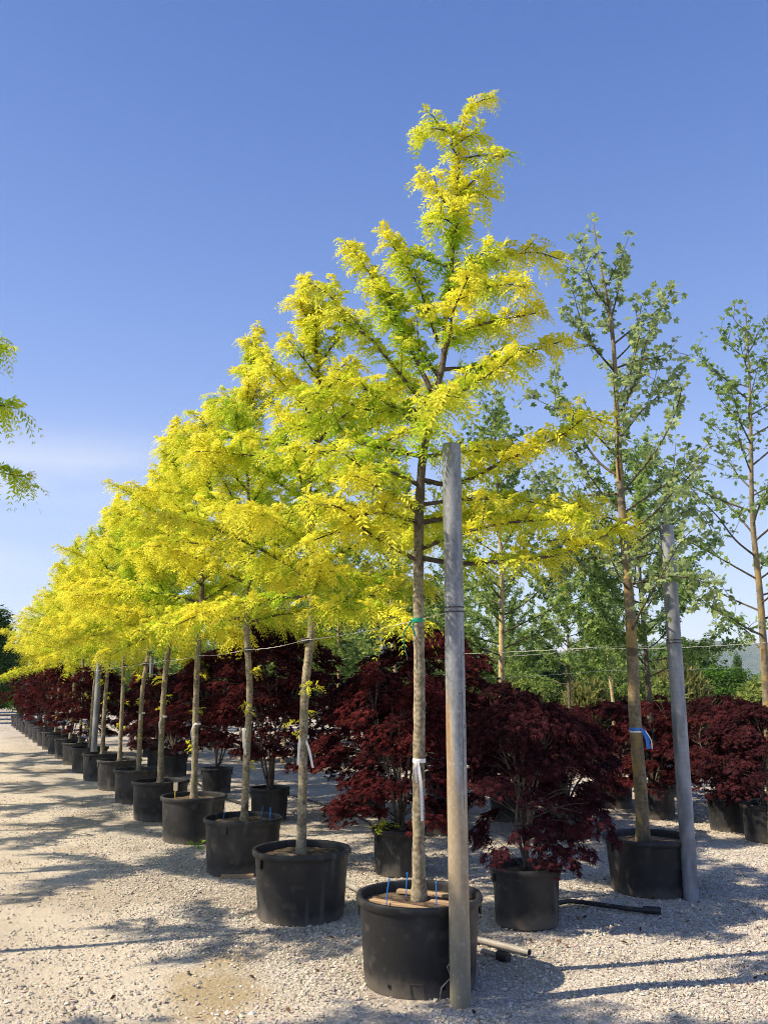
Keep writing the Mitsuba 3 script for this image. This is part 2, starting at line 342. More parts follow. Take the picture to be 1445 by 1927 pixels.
def rot_about(v, axis, a):
    axis = axis / np.linalg.norm(axis)
    return v * math.cos(a) + np.cross(axis, v) * math.sin(a) + axis * (axis @ v) * (1 - math.cos(a))
def lerp_col(a, b, t): return np.asarray(a) * (1 - t)[:, None] + np.asarray(b) * t[:, None]

GOLD, LIME, GREEN = np.array([0.87, 0.82, 0.085]), np.array([0.43, 0.63, 0.05]), np.array([0.10, 0.25, 0.03])
def side_twigs(line, rng, gap, len0, flat=0.3, start=0.2):
    out = []; d = np.linalg.norm(np.diff(line, axis=0), axis=1); s = np.r_[0, np.cumsum(d)]; tot = s[-1]
    pos, sgn = start * tot + rng.uniform(0, gap), 1
    while pos < tot * 0.97:
        i = min(np.searchsorted(s, pos), len(line) - 1); tg = nrm(line[min(i + 1, len(line) - 1)] - line[max(i - 1, 0)])
        u = np.array([0, 0, 1.0]) + rng.normal(0, flat, 3)
        d0 = rot_about(tg, u, sgn * rng.uniform(0.7, 1.25))
        L = len0 * rng.uniform(0.5, 1.1) * (1 - 0.6 * pos / tot)
        e = line[i] + d0 * L * 0.55 + [0, 0, L * rng.uniform(-0.05, 0.2)]
        e2 = line[i] + d0 * L + [0, 0, L * rng.uniform(-0.12, 0.25)]
        out.append(spline([line[i], e, e2], 0.04)); pos += gap * rng.uniform(0.6, 1.4); sgn = -sgn
    return out
def frond_line(line, t0, t1, rng, gap, per, L, out, green=0.0, wide=1.0):
    """tufts of leaves along a twig from t0 to t1 of its length; youngest and most golden at the tip"""
    d = np.linalg.norm(np.diff(line, axis=0), axis=1); s = np.r_[0, np.cumsum(d)]
    m = max(1, int(s[-1] * (t1 - t0) / gap)); q = np.linspace(t0, t1, m + 1) * s[-1]
    q = np.repeat(q, per) + rng.normal(0, gap * 0.4, per * (m + 1)); q = np.clip(q, 0, s[-1])
    P = np.stack([np.interp(q, s, line[:, k]) for k in range(3)], -1)
    tg = nrm(np.stack([np.interp(q, s, nrm(np.gradient(line, axis=0))[:, k]) for k in range(3)], -1))
    rad = rng.normal(0, 1, P.shape); rad -= tg * (rad * tg).sum(-1, keepdims=True); rad = nrm(rad)
    D = nrm(rad * wide + tg * rng.uniform(0.1, 0.9, (len(P), 1)) + np.array([0, 0, 0.75]))
    f = q / s[-1]
    age = np.clip(1.05 - 0.75 * f + rng.normal(0, 0.22, len(P)) + green, 0, 2)
    out.append((P, D, L * rng.uniform(0.65, 1.15, len(P)), age))
def golden(seed, spec=None, height=5.4, m=7, gap=0.024, per=2, clear=2.35, spread=1.0, fill=10, leaf_len=0.155, shoots=5, sub_len=0.46, lead=0.30, green=0.0):
    """a clear-stemmed tree with tiers of long branches sleeved in arching pinnate leaves; origin at the ground under it"""
    rng = np.random.default_rng(seed)
    if spec: trunk, prim = spline(spec[0], 0.06), [spline(b, 0.04) for b in spec[1]]
    else:
        wob = rng.normal(0, 0.05, (9, 2)); wob[:3] *= 0.15
        tp = [[*(np.cumsum(wob, 0)[i] * 0.8), z] for i, z in enumerate(np.r_[0.40, 1.0, np.linspace(1.7, height, 7)])]
        trunk, prim = spline(tp, 0.06), []
    top = trunk[-1, 2]
    rad = np.interp(trunk[:, 2], [0.40, 0.50, 0.7, clear, clear + 1.2, top], [0.050, 0.041, 0.036, 0.032, 0.019, 0.004])
    tmesh = tube(trunk, rad * (1 + 0.05 * np.sin(np.arange(len(rad)) * 1.9)), 14)
    n_auto = fill if spec else 24 + fill
    az = rng.uniform(0, 6.28)
    for i in range(n_auto):
        h = (i + rng.uniform(0.1, 0.9)) / n_auto
        z = clear - 0.02 + (top - clear - 0.25) * h ** 1.15
        k = np.argmin(np.abs(trunk[:, 2] - z)); az += 2.4 + rng.normal(0, 0.3)
        L = spread * np.interp(h, [0, 0.25, 0.6, 0.85, 1], [1.55, 1.5, 0.98, 0.42, 0.22]) * rng.uniform(0.65, 1.1)
        el = np.interp(h, [0, 0.5, 1], [0.10, 0.55, 0.95]) + rng.normal(0, 0.16)
        o = trunk[k]; pts = [o]; a, e = az, el + 0.15
        for s in range(4):
            a += rng.normal(0, 0.17); e -= rng.uniform(0.0, 0.18)
            pts.append(pts[-1] + L / 4 * np.array([math.cos(a) * math.cos(e), math.sin(a) * math.cos(e), math.sin(e)]))
        prim.append(spline(pts, 0.04))
    out, twigs, limbs = [], [], []
    for b in prim:
        L = np.linalg.norm(np.diff(b, axis=0), axis=1).sum()
        limbs.append(tube(b, np.linspace(0.0075 + 0.0075 * min(L, 1.3), 0.003, len(b)), 7))
        sub = side_twigs(b, rng, 0.14, sub_len * min(1, 0.5 + L * 0.4))
        frond_line(b, 0.10, 1.0, rng, gap, per + 1, leaf_len, out, 0.12)
        for s in sub:
            twigs.append(tube(s, np.linspace(0.004, 0.002, len(s)), 4, False)); frond_line(s, 0.12, 1.0, rng, gap, per, leaf_len * 0.95, out)
    ld = trunk[trunk[:, 2] > clear + 1.5]
    frond_line(ld, 0.0, 1.0, rng, gap * 0.75, per + 1, leaf_len * (0.72 if spec else 0.9), out, -0.05)
    for s in side_twigs(ld, rng, 0.15, lead, 0.3, 0.1):
        twigs.append(tube(s, np.linspace(0.004, 0.002, len(s)), 4, False)); frond_line(s, 0.1, 1.0, rng, gap, per, leaf_len * (0.7 if spec else 0.85), out, -0.1)
    for i in range(shoots):                                           # little shoots on the bare stem
        k = np.argmin(np.abs(trunk[:, 2] - rng.uniform(0.75, 2.0))); a = rng.uniform(0, 6.28)
        e = trunk[k] + np.array([math.cos(a), math.sin(a), 0.6]) * rng.uniform(0.06, 0.12)
        frond_line(np.array([trunk[k], (trunk[k] + e) / 2 + [0, 0, .01], e]), 0.5, 1.0, rng, 0.03, 2, leaf_len * 0.62, out, -0.1)
    P, D, L, age = (np.concatenate(x) for x in zip(*out))
    patch = meshkit.fbm(P * 2.3, 3, seed) - 0.5
    age = np.clip(age + patch * 1.8 - 0.36 + green, 0, 2)
    col = np.where(age[:, None] < 1, lerp_col(GOLD, LIME, np.clip(age, 0, 1)), lerp_col(LIME, GREEN, np.clip(age - 1, 0, 1)))
    col = col * rng.uniform(0.8, 1.12, (len(P), 1))
    crown = fronds(P, D, L, rng.uniform(0.5, 1.05, len(P)), col, m, rng)
    return tmesh, limbs, cat(twigs), crown

def red_maple(seed, R=0.62, H=1.65, z0=0.38, bare=0.25, pads=85, per=66, lobes=7, leaf_r=0.047, hi=(0.15, 0.033, 0.035)):
    """a bushy many-stemmed small tree: tiers of flat sprays of star-shaped leaves"""
    rng = np.random.default_rng(seed)
    stems, ends = [], []
    for i in range(6):
        a = i * 1.05 + rng.normal(0, 0.3); r = R * rng.uniform(0.3, 0.75)
        top = np.array([math.cos(a) * r, math.sin(a) * r, z0 + (H - z0) * rng.uniform(0.6, 0.95)])
        b = np.array([rng.normal(0, 0.02), rng.normal(0, 0.02), z0 - 0.03])
        q = spline([b, b + (top - b) * [0.25, 0.25, 0.35] + rng.normal(0, 0.03, 3), b + (top - b) * [0.6, 0.6, 0.7] + rng.normal(0, 0.04, 3), top], 0.06)
        stems.append(tube(q, np.linspace(0.017, 0.005, len(q)), 7)); ends.append(q)
    allp = np.vstack(ends)
    P, D, N, col, tw = [], [], [], [], []
    for i in range(pads):
        h = rng.uniform(0, 1) ** 0.9; a = rng.uniform(0, 6.28)
        prof = math.sqrt(max(0.03, 1 - ((h - 0.36) / 0.66) ** 2)) * (0.9 + 0.25 * math.sin(3 * a + seed))
        r = R * prof * rng.uniform(0.35, 1.0) ** 0.6 * (rng.uniform(1.1, 1.35) if rng.uniform() < 0.13 else 1.0)
        if rng.uniform() < 0.06: h += rng.uniform(0.05, 0.16)
        c = np.array([math.cos(a) * r, math.sin(a) * r, z0 + bare + (H - z0 - bare) * h])
        k = np.argmin(np.linalg.norm(allp - (c - [0, 0, 0.18]), axis=1))
        tw.append(tube(spline([allp[k], (allp[k] + c) / 2 + [0, 0, 0.03], c], 0.08), np.linspace(0.005, 0.002, len(spline([allp[k], (allp[k] + c) / 2 + [0, 0, 0.03], c], 0.08))), 4, False))
        outd = np.array([math.cos(a), math.sin(a), 0.0]); pr = rng.uniform(0.14, 0.26)
        n = int(per * (pr / 0.2) ** 1.5)
        sp = rng.integers(0, 6, n); spa = a + (sp - 2.5) * 0.42 + rng.normal(0, 0.13, n); sr = pr * rng.uniform(0.05, 1, n) ** 0.7
        pos = c + np.stack([np.cos(spa) * sr, np.sin(spa) * sr, rng.normal(0, 0.022, n) - 0.9 * sr ** 2 / pr * rng.uniform(0.2, 0.9)], -1)
        aa = spa + rng.normal(0, 0.55, n)
        dd = np.stack([np.cos(aa), np.sin(aa), -rng.uniform(0.15, 0.9, n)], -1)
        nn = np.array([0, 0, 1.0]) + 0.35 * outd + rng.normal(0, 0.32, (n, 3)); dd = nrm(dd); nn = nn - dd * (nn * dd).sum(-1, keepdims=True)
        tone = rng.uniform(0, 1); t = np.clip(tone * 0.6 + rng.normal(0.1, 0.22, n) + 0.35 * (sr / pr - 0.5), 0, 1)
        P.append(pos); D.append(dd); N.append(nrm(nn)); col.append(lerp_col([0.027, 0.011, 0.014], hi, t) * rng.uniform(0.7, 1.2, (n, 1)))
    P, D, N, col = map(np.vstack, (P, D, N, col))
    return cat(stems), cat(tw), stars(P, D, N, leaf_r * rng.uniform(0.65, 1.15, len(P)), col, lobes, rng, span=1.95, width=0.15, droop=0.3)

def green_tree(seed, spec=None, height=5.8, clear=1.9, spread=1.0, n_auto=26, up=0.75, gap=0.085, per=3, lobes=5, r=0.045, dark=0.0, rt=0.045, twig=0.40, pale=0.5, lo=(0.105, 0.20, 0.04), hi=(0.40, 0.54, 0.17)):
    rng = np.random.default_rng(seed)
    if spec: trunk, prim = spline(spec[0], 0.08), [spline(b, 0.05) for b in spec[1]]
    else:
        wob = np.cumsum(rng.normal(0, 0.035, (8, 2)), 0)
        trunk, prim = spline([[*wob[i], z] for i, z in enumerate(np.linspace(0.0, height, 8))], 0.08), []
    top = trunk[-1, 2]; zb = trunk[0, 2]
    tm = tube(trunk, np.interp(trunk[:, 2], [zb, zb + 0.12, clear, top], [rt * 1.2, rt, rt * 0.8, 0.005]), 12)
    az = rng.uniform(0, 6)
    for i in range(n_auto):
        h = (i + rng.uniform(0, 1)) / n_auto; z = clear + (top - clear - 0.3) * h; az += 2.4 + rng.normal(0, 0.35)
        k = np.argmin(np.abs(trunk[:, 2] - z))
        L = spread * np.interp(h, [0, 0.3, 0.7, 1], [1.25, 1.3, 0.8, 0.25]) * rng.uniform(0.7, 1.15); e = up * rng.uniform(0.5, 1.2) * np.interp(h, [0, 1], [0.55, 1.3])
        pts = [trunk[k]]; a = az
        for s in range(4):
            a += rng.normal(0, 0.12); e += rng.normal(0.06, 0.10)
            pts.append(pts[-1] + L / 4 * np.array([math.cos(a) * math.cos(e), math.sin(a) * math.cos(e), math.sin(e)]))
        prim.append(spline(pts, 0.05))
    limbs, tw, P, D = [], [], [], []
    def leaves(line, t0, g, per):
        d = np.linalg.norm(np.diff(line, axis=0), axis=1); s = np.r_[0, np.cumsum(d)]
        m = max(1, int(s[-1] * (1 - t0) / g)); q = np.repeat(np.linspace(t0, 1, m + 1) * s[-1], per)
        pos = np.stack([np.interp(q, s, line[:, k]) for k in range(3)], -1)
        o = nrm(rng.normal(0, 1, pos.shape) + [0, 0, 0.25])
        P.append(pos + o * rng.uniform(0.02, 0.075, (len(pos), 1))); D.append(o)
    for b in prim:
        L = np.linalg.norm(np.diff(b, axis=0), axis=1).sum()
        limbs.append(tube(b, np.linspace(0.0055 + 0.0055 * min(L, 1.5), 0.0022, len(b)), 6))
        leaves(b, 0.3, gap, per)
        for s in side_twigs(b, rng, 0.16, twig, 0.8, 0.22):
            tw.append(tube(s, np.linspace(0.0035, 0.0018, len(s)), 4, False)); leaves(s, 0.15, gap, per)
    leaves(trunk[trunk[:, 2] > clear + (0.80 if spec else 0.55) * (top - clear)], 0.0, gap * 1.2, per)
    P, D = np.vstack(P), np.vstack(D)
    n = len(P); N = nrm(rng.normal(0, 0.55, (n, 3)) + [0, 0, 0.9]); D = nrm(D + rng.normal(0, 0.3, D.shape) - [0, 0, 0.25]); N = nrm(N - D * (N * D).sum(-1, keepdims=True))
    t = np.clip(rng.normal(pale, 0.28, n), 0, 1)
    col = lerp_col(lo, hi, t) * (1 - dark)
    return tm, limbs, cat(tw), stars(P, D, N, r * rng.uniform(0.65, 1.2, n), col, lobes, rng, span=1.9, width=0.34, droop=0.15, waist=0.5)

def quads(P, r, rng, col, up=0.6, out=None, asp=0.5):
    n = len(P); N = rng.normal(0, 0.6, (n, 3)) + [0, 0, up]
    if out is not None: N = N + out
    N = nrm(N); D = nrm(np.cross(N, rng.normal(0, 1, (n, 3)))); return stars(P, D, N, r, col, 1, rng, width=asp, droop=0.2)

# ------------------------------------------------------------------ pots
POTS = {}
def pot_meshes(R, H):
    b = R * 0.86
    body = lathe([(0.02, 0.0), (b - 0.012, 0.0), (b, 0.012), (b + (R - 0.022 - b) * 0.55, H * 0.52), (R - 0.026, H - 0.075), (R - 0.022, H - 0.035), (R - 0.034, H - 0.03), (R - 0.040, H * 0.7)], 72)
    rim = lathe([(R - 0.024, H - 0.045), (R - 0.008, H - 0.044), (R - 0.002, H - 0.034), (R, H - 0.014), (R - 0.005, H - 0.003), (R - 0.016, H), (R - 0.028, H - 0.004), (R - 0.033, H - 0.02), (R - 0.034, H - 0.07), (R - 0.024, H - 0.06)], 72)
    rs = np.linspace(0, R - 0.036, 14); a = np.arange(40) * 2 * np.pi / 40
    v = [[0, 0, H - 0.04]]
    for r in rs[1:]:
        for t in a: v.append([r * math.cos(t), r * math.sin(t), 0])
    v = np.array(v); nz = meshkit.fbm(v * 11 + R * 50, 4, 2)
    v[:, 2] = H - 0.058 + (nz - 0.5) * 0.045 + 0.03 * (1 - np.hypot(v[:, 0], v[:, 1]) / R)
    f = [[0, 1 + k, 1 + (k + 1) % 40] for k in range(40)]
    for i in range(12):
        for k in range(40):
            p, q = 1 + i * 40 + k, 1 + i * 40 + (k + 1) % 40; f += [[p, p + 40, q + 40], [p, q + 40, q]]
    tab = bevel_box((0.05, 0.016, 0.07), 0.004)
    tabs = [place(tab, (math.cos(t) * (R - 0.016), math.sin(t) * (R - 0.016), H - 0.075), t + math.pi / 2) for t in (0.15, 0.15 + math.pi)]
    return body, rim, (v, np.array(f)), tabs
def pot(loc, R, H, label, group, rz=0.0, tilt=0.0):
    kid = (R, H)
    xf = T().translate([*loc, -0.012]).rotate([0, 0, 1], rz).rotate([1, 0, 0], tilt)
    key = key_for('plant_pot')
    if kid not in POTS:
        b, r, s, tb = pot_meshes(R, H)
        POTS[kid] = [mikit.ply(b, 'mat_pot', smooth=40), mikit.ply(r, 'mat_pot', smooth=50), mikit.ply(s, 'mat_soil', smooth=True), [mikit.ply(t, 'mat_pot') for t in tb]]
    b, r, s, tb = POTS[kid]
    share(key + '__body', b, xf); share(key + '__rim', r, xf); share(key + '__soil', s, xf)
    for i, t in enumerate(tb): share(key + '__handle' + ('' if i == 0 else f'_{i:03d}'), t, xf)
    lab(key, label, 'plant pot', group)
    return key
ORD = ['first', 'second', 'third', 'fourth', 'fifth', 'sixth', 'seventh', 'eighth']
NTH = ORD + ['ninth', 'tenth', 'eleventh', 'twelfth', 'thirteenth', 'fourteenth', 'fifteenth', 'sixteenth']

# ------------------------------------------------------------------ the golden row
SPEC1 = ([(0.2, 5.22, 0.40), (0.2, 5.2, 0.98), (0.21, 5.2, 1.58), (0.21, 5.2, 2.35), (0.23, 5.2, 2.88), (0.26, 5.2, 3.12), (0.3, 5.2, 3.33), (0.37, 5.2, 3.6), (0.39, 5.2, 3.76), (0.4, 5.2, 3.95), (0.43, 5.2, 4.17), (0.46, 5.2, 4.51), (0.48, 5.2, 4.82), (0.51, 5.2, 5.1), (0.54, 5.2, 5.37), (0.61, 5.2, 5.52), (0.75, 5.2, 5.58)],
 [[(0.38, 5.2, 3.6), (0.61, 5.25, 3.64), (0.83, 5.3, 3.72), (1.07, 5.3, 3.8), (1.24, 5.3, 3.86)], [(0.44, 5.2, 4.24), (0.58, 5.3, 4.31), (0.75, 5.4, 4.46), (1.03, 5.5, 4.58), (1.25, 5.55, 4.55)],
  [(0.4, 5.2, 3.84), (0.6, 5.1, 3.86), (0.82, 5.0, 3.87), (0.98, 4.95, 3.88)], [(0.24, 5.2, 2.87), (0.46, 5.3, 2.87), (0.77, 5.3, 3.02), (1.1, 5.2, 3.15), (1.26, 5.1, 3.25), (1.36, 5.1, 3.22)],
  [(0.23, 5.2, 2.6), (0.54, 5.4, 2.68), (0.98, 5.6, 2.7), (1.29, 5.7, 2.8), (1.52, 5.76, 2.84)], [(0.22, 5.2, 2.38), (0.47, 5.1, 2.33), (0.8, 5.0, 2.34), (1.06, 5.0, 2.38), (1.33, 5.1, 2.50), (1.50, 5.15, 2.54)],
  [(0.43, 5.2, 4.06), (0.6, 5.1, 4.09), (0.75, 4.9, 4.04), (0.85, 4.8, 3.97)], [(0.27, 5.2, 3.35), (0.06, 5.05, 3.56), (-0.07, 4.95, 3.69), (-0.24, 4.9, 3.8), (-0.32, 4.85, 3.93), (-0.45, 4.8, 4.0)],
  [(0.35, 5.2, 3.78), (0.23, 5.15, 4.13), (0.08, 5.1, 4.37), (0.0, 5.1, 4.50)], [(0.3, 5.2, 3.46), (0.08, 5.3, 3.99), (-0.03, 5.4, 4.27), (-0.16, 5.45, 4.48), (-0.27, 5.5, 4.66)],
  [(0.27, 5.2, 3.33), (-0.08, 5.3, 3.36), (-0.35, 5.3, 3.46), (-0.59, 5.4, 3.53)], [(0.22, 5.2, 2.84), (0.06, 5.1, 2.89), (-0.1, 5.0, 2.88), (-0.26, 4.9, 2.97), (-0.38, 4.8, 2.94)],
  [(0.21, 5.2, 2.36), (0.02, 5.05, 2.44), (-0.1, 4.9, 2.49), (-0.25, 4.75, 2.6), (-0.39, 4.7, 2.61)], [(0.25, 5.2, 3.02), (-0.11, 5.3, 3.13), (-0.4, 5.5, 3.32), (-0.59, 5.6, 3.32)],
  [(0.22, 5.2, 2.6), (-0.07, 5.0, 2.62), (-0.28, 4.85, 2.48), (-0.43, 4.8, 2.41)], [(0.52, 5.2, 5.24), (0.39, 5.2, 5.33), (0.27, 5.3, 5.40)], [(0.51, 5.2, 5.1), (0.67, 5.15, 5.1), (0.79, 5.1, 5.05)],
  [(0.48, 5.2, 4.82), (0.62, 5.25, 4.88), (0.71, 5.3, 4.87)], [(0.46, 5.2, 4.63), (0.37, 5.1, 4.61), (0.28, 5.0, 4.50)]])
ROW = [(0.20, 5.22), (-0.60, 6.64), (-1.275, 8.19), (-2.07, 9.79), (-2.82, 11.32), (-3.54, 12.92), (-4.32, 14.56), (-5.06, 16.02)] + [(-5.06 - 0.752 * j, 16.02 + 1.553 * j) for j in range(1, 15)]
GT = 'row of golden-leaved trees'
key = key_for('golden_tree')
tm, limbs, tw, crown = golden(1, SPEC1, fill=24, clear=2.40, spread=0.62, sub_len=0.34, lead=0.11, leaf_len=0.145, shoots=0)
put(key + '__trunk', tm, 'mat_golden_trunk', smooth=True)
for i, b in enumerate(limbs): put(key + '__branch' + ('' if i == 0 else f'_{i:03d}'), b, 'mat_golden_limb', smooth=True)
put(key + '__twigs', tw, 'mat_golden_limb', smooth=True); labels[key + '__twigs'] = {'kind': 'stuff'}
put(key + '__crown', crown[:2], 'mat_golden_leaf', color=crown[2])
lab(key, 'nearest golden-leaved tree, behind the front steel post, a green ribbon on its trunk', 'tree', GT)
VAR = []
for i, (sd, kw) in enumerate([(21, {}), (22, dict(height=5.6)), (23, dict(height=5.2)), (24, dict(m=5, gap=0.036, leaf_len=0.17))]):
    tm, limbs, tw, crown = golden(sd, None, **kw)
    g = f'group_golden_{i}'
    scene[g] = {'type': 'shapegroup', 'foliage': mikit.ply(crown[:2], 'mat_golden_leaf', color=crown[2])}
    VAR.append((mikit.ply(tm, 'mat_golden_trunk', smooth=True), [mikit.ply(b, 'mat_golden_limb', smooth=True) for b in limbs], mikit.ply(tw, 'mat_golden_limb', smooth=True), mikit.ply(cat(limbs + [tw]), 'mat_golden_limb', smooth=True), g))
def limb_parts(key, bl, tw, xf):
    for j, b in enumerate(bl): share(key + '__branch' + ('' if j == 0 else f'_{j:03d}'), b, xf)
    share(key + '__twigs', tw, xf); labels[key + '__twigs'] = {'kind': 'stuff'}
def golden_copy(i, loc, rz, s, label, group, sxy=1.0, near=False):
    t, bl, tw, l, g = VAR[i]; key = key_for('golden_tree')
    xf = T().translate([*loc, 0]).rotate([0, 0, 1], rz).scale([sxy, sxy, s])
    share(key + '__trunk', t, xf)
    if near: limb_parts(key, bl, tw, xf)
    else: share(key + '__branches', l, xf); labels[key + '__branches'] = {'kind': 'stuff'}
    scene[key + '__crown'] = {'type': 'instance', 'group': {'type': 'ref', 'id': g}, 'to_world': xf}
    lab(key, label, 'tree', group)
    return key
DETAIL = {1: 'second golden-leaved tree from the front, with long white tape tails on its trunk', 2: 'third golden-leaved tree from the front, its trunk leaning right above a short white tape',
          3: 'fourth golden-leaved tree from the front, its pot holding a cream label', 4: 'fifth golden-leaved tree from the front', 5: 'sixth golden-leaved tree from the front',
          6: 'seventh golden-leaved tree from the front', 7: 'eighth golden-leaved tree from the front, beside a far steel post'}
for k, (x, y) in enumerate(ROW):
    if 0 < k < 15: golden_copy((0, 1, 2, 0, 1, 2, 0)[k - 1] if k < 8 else 3, (x, y), (0, 140, 70, 200, 15, 260, 120, 310)[k % 8] + k * 17, (0.90 if k == 1 else 0.955) + 0.02 * math.sin(k * 2.1), DETAIL.get(k, f'distant golden-leaved tree, {NTH[k]} from the front in the row' if k < 12 else 'distant golden-leaved tree at the far left end of the row, crown merged with its neighbours'), GT, 0.97 + 0.06 * math.cos(k * 1.7), k < 6)
    pl = (['large black plastic pot of the nearest tree, with planks and blue pegs in its soil', 'large black pot second from the front, holding the tree with long white tape tails'] +
          [f'large black pot {ORD[j]} from the front in the row of golden trees' for j in range(2, 8)])
    pot((x, y), 0.36, 0.47, pl[k] if k < 8 else f'black pot {NTH[k]} from the front in the row of golden trees' if k < 14 else 'black pot at the far left end of the row, overlapped by its neighbours', 'pots of the golden trees', rz=(35 * k) % 180 - 8)
# left row: only the branch tips of its nearest tree reach into the frame; the rest shade the path
for j in range(-2, 8):
    x, y = -3.62 - 0.76 * j * 1.45 - (1.1 if j < 0 else 0) - (0.3 if j > 0 else 0), 5.45 + 1.55 * j * 1.45
    if j: golden_copy((2, 0, 1)[j % 3], (x, y), 40 + 83 * j, 0.98, 'golden-leaved tree of the left row, beyond the left edge, shading the path', 'golden trees on the left of the path', 0.85)

key = key_for('golden_tree')
tx_, ty_ = -3.62, 5.5
tm, limbs, tw, crown = golden(31, ([(tx_, ty_, 0.0), (tx_, ty_, 1.0), (tx_ + 0.03, ty_, 2.4), (tx_ + 0.05, ty_, 3.6), (tx_, ty_, 4.6), (tx_ + 0.05, ty_, 5.3)],
    [[(tx_, ty_, 2.55), (-3.2, 5.45, 2.85), (-2.8, 5.5, 3.02), (-2.40, 5.55, 2.98)], [(tx_, ty_, 3.0), (-3.2, 5.6, 3.3), (-2.8, 5.5, 3.48), (-2.43, 5.45, 3.42)], [(tx_, ty_, 3.3), (-3.2, 5.5, 3.7), (-2.8, 5.5, 3.88), (-2.58, 5.5, 3.86)]]),
    fill=20, spread=0.68, green=0.65, shoots=0)
put(key + '__trunk', tm, 'mat_golden_trunk', smooth=True)
for i, b in enumerate(limbs): put(key + '__branch' + ('' if i == 0 else f'_{i:03d}'), b, 'mat_golden_limb', smooth=True)
put(key + '__twigs', tw, 'mat_golden_limb', smooth=True); labels[key + '__twigs'] = {'kind': 'stuff'}
put(key + '__crown', crown[:2], 'mat_golden_leaf', color=crown[2])
lab(key, 'greener feathery tree left of the path whose branch tips enter at the left edge', 'tree', 'golden trees on the left of the path')

# ------------------------------------------------------------------ red maples
RED = []
for i, kw in enumerate([dict(R=0.60, H=1.62, bare=0.13, pads=100, hi=(0.11, 0.034, 0.042)), dict(R=0.62, H=1.75, bare=0.16, pads=105, hi=(0.165, 0.034, 0.037)), dict(R=0.80, H=2.35, bare=0.45, pads=150), dict(R=0.64, H=1.55, bare=0.08, pads=85, lobes=5, leaf_r=0.054, hi=(0.12, 0.034, 0.039))]):
    stm, tw, cr = red_maple(60 + i, **kw); g = f'group_red_{i}'
    scene[g] = {'type': 'shapegroup', 'foliage': mikit.ply(cr[:2], 'mat_red_leaf', color=cr[2])}
    RED.append((mikit.ply(cat([stm, tw]), 'mat_red_stem', smooth=True), g))
RM = 'dark red maples in pots'
def maple(i, loc, rz, s, label, plabel, R=0.255, H=0.39, prz=0.0, sxy=None):
    key = key_for('red_maple'); t, g = RED[i]; q = sxy or s
    xf = T().translate([*loc, 0]).rotate([0, 0, 1], rz).scale([q, q, s])
    share(key + '__stems', t, xf); scene[key + '__crown'] = {'type': 'instance', 'group': {'type': 'ref', 'id': g}, 'to_world': xf}
    lab(key, label, 'tree', RM); pot(loc, R, H, plabel, 'pots of the red maples', prz)
maple(0, (1.00, 6.45), 20, 0.97, 'nearest dark red maple, in the black pot right of the front steel post', 'black pot under the nearest red maple, right of the front steel post', sxy=0.80)
maple(1, (0.14, 8.12), 100, 1.0, 'bushy dark red maple directly behind the nearest golden tree', 'black pot half hidden behind the nearest golden trunk, under a red maple', prz=20)
maple(2, (-1.44, 11.3), 200, 1.0, 'tall dark red maple with bare forked stems, behind the second and third golden trees', 'black pot with forked bare maple stems, between the second and third golden trees')
maple(2, (-2.62, 14.0), 60, 0.92, 'dark red maple behind the third and fourth golden trees', 'black pot of a red maple seen between the third and fourth golden trees')
maple(2, (0.62, 10.2), 120, 0.95, 'tall dark red maple rising above the others behind the front steel post', 'black pot of the tall red maple behind the front steel post')
maple(0, (-0.20, 12.1), 250, 1.12, 'red maple left of the nearest golden trunk, in the second maple row', 'black pot of the red maple in the second maple row')
maple(2, (-1.75, 19.6), 10, 1.12, 'dark tall red maple behind the second golden trunk, beyond the cross lane', 'black pot beyond the cross lane behind the second golden trunk')
FAR = ['just left of the eighth golden trunk', 'two steps further left than the eighth golden trunk', 'third from the left end of the golden row', 'second from the left end of the golden row', 'at the very left end of the golden row',
    'seen right behind the fifth golden trunk', 'seen between the fourth and fifth golden trunks', 'seen between the fifth and sixth golden trunks', 'seen behind the third golden trunk', 'seen between the third and fourth golden trunks', 'seen between the sixth golden trunk and the fifth, farthest back']
for q_, (x, y, i, s) in enumerate([(-6.05, 18.4, 2, 0.84), (-7.55, 21.4, 2, 0.9), (-9.6, 25.2, 2, 0.9), (-11.5, 29.5, 2, 1.0), (-13.6, 34, 2, 1.0), (-4.6, 18.2, 3, 1.1), (-3.9, 16.6, 3, 1.2), (-5.6, 21.5, 3, 1.2), (-3.0, 20.0, 2, 1.0), (-4.6, 24.5, 2, 1.0), (-8.3, 31, 2, 1.0)]):
    maple(i, (x, y), x * 77, s, 'small dark red maple ' + FAR[q_], 'small black maple pot ' + FAR[q_], prz=x * 40)
maple(3, (2.02, 9.9), 30, 0.90, 'broad dark red maple right of the nearest maple, in the shade behind it', 'black pot in deep shade behind the nearest red maple')
maple(3, (1.55, 11.2), 140, 0.88, 'dark red maple behind the nearest red maple', 'black pot hidden behind the nearest red maple')
maple(3, (2.35, 12.6), 220, 0.9, 'dark red maple left of the green tree with the blue tag', 'black pot left of the green tree with the blue tag')
maple(3, (3.18, 12.35), 10, 0.92, 'dark red maple directly behind the green tree with the blue tag', 'black pot seen left of the leaning green trunk, under red maples')
maple(1, (3.43, 11.35), 300, 0.82, 'red maple between the blue-tagged trunk and the right steel post', 'black pot between the blue-tagged trunk and the right steel post')
maple(3, (4.0, 10.45), 90, 0.97, 'dark red maple right of the right steel post', 'black pot in shade right of the right steel post')
maple(0, (4.12, 9.75), 180, 0.88, 'red maple at the right edge of the photo', 'grey-scuffed black pot at the right edge of the photo')
maple(3, (4.9, 12.2), 50, 0.92, 'red maple far right behind the edge maple', 'black pot far right behind the edge maple')
maple(3, (4.25, 13.6), 150, 0.9, 'red maple in the back right, under the hedge', 'black pot in the back right, under the hedge')
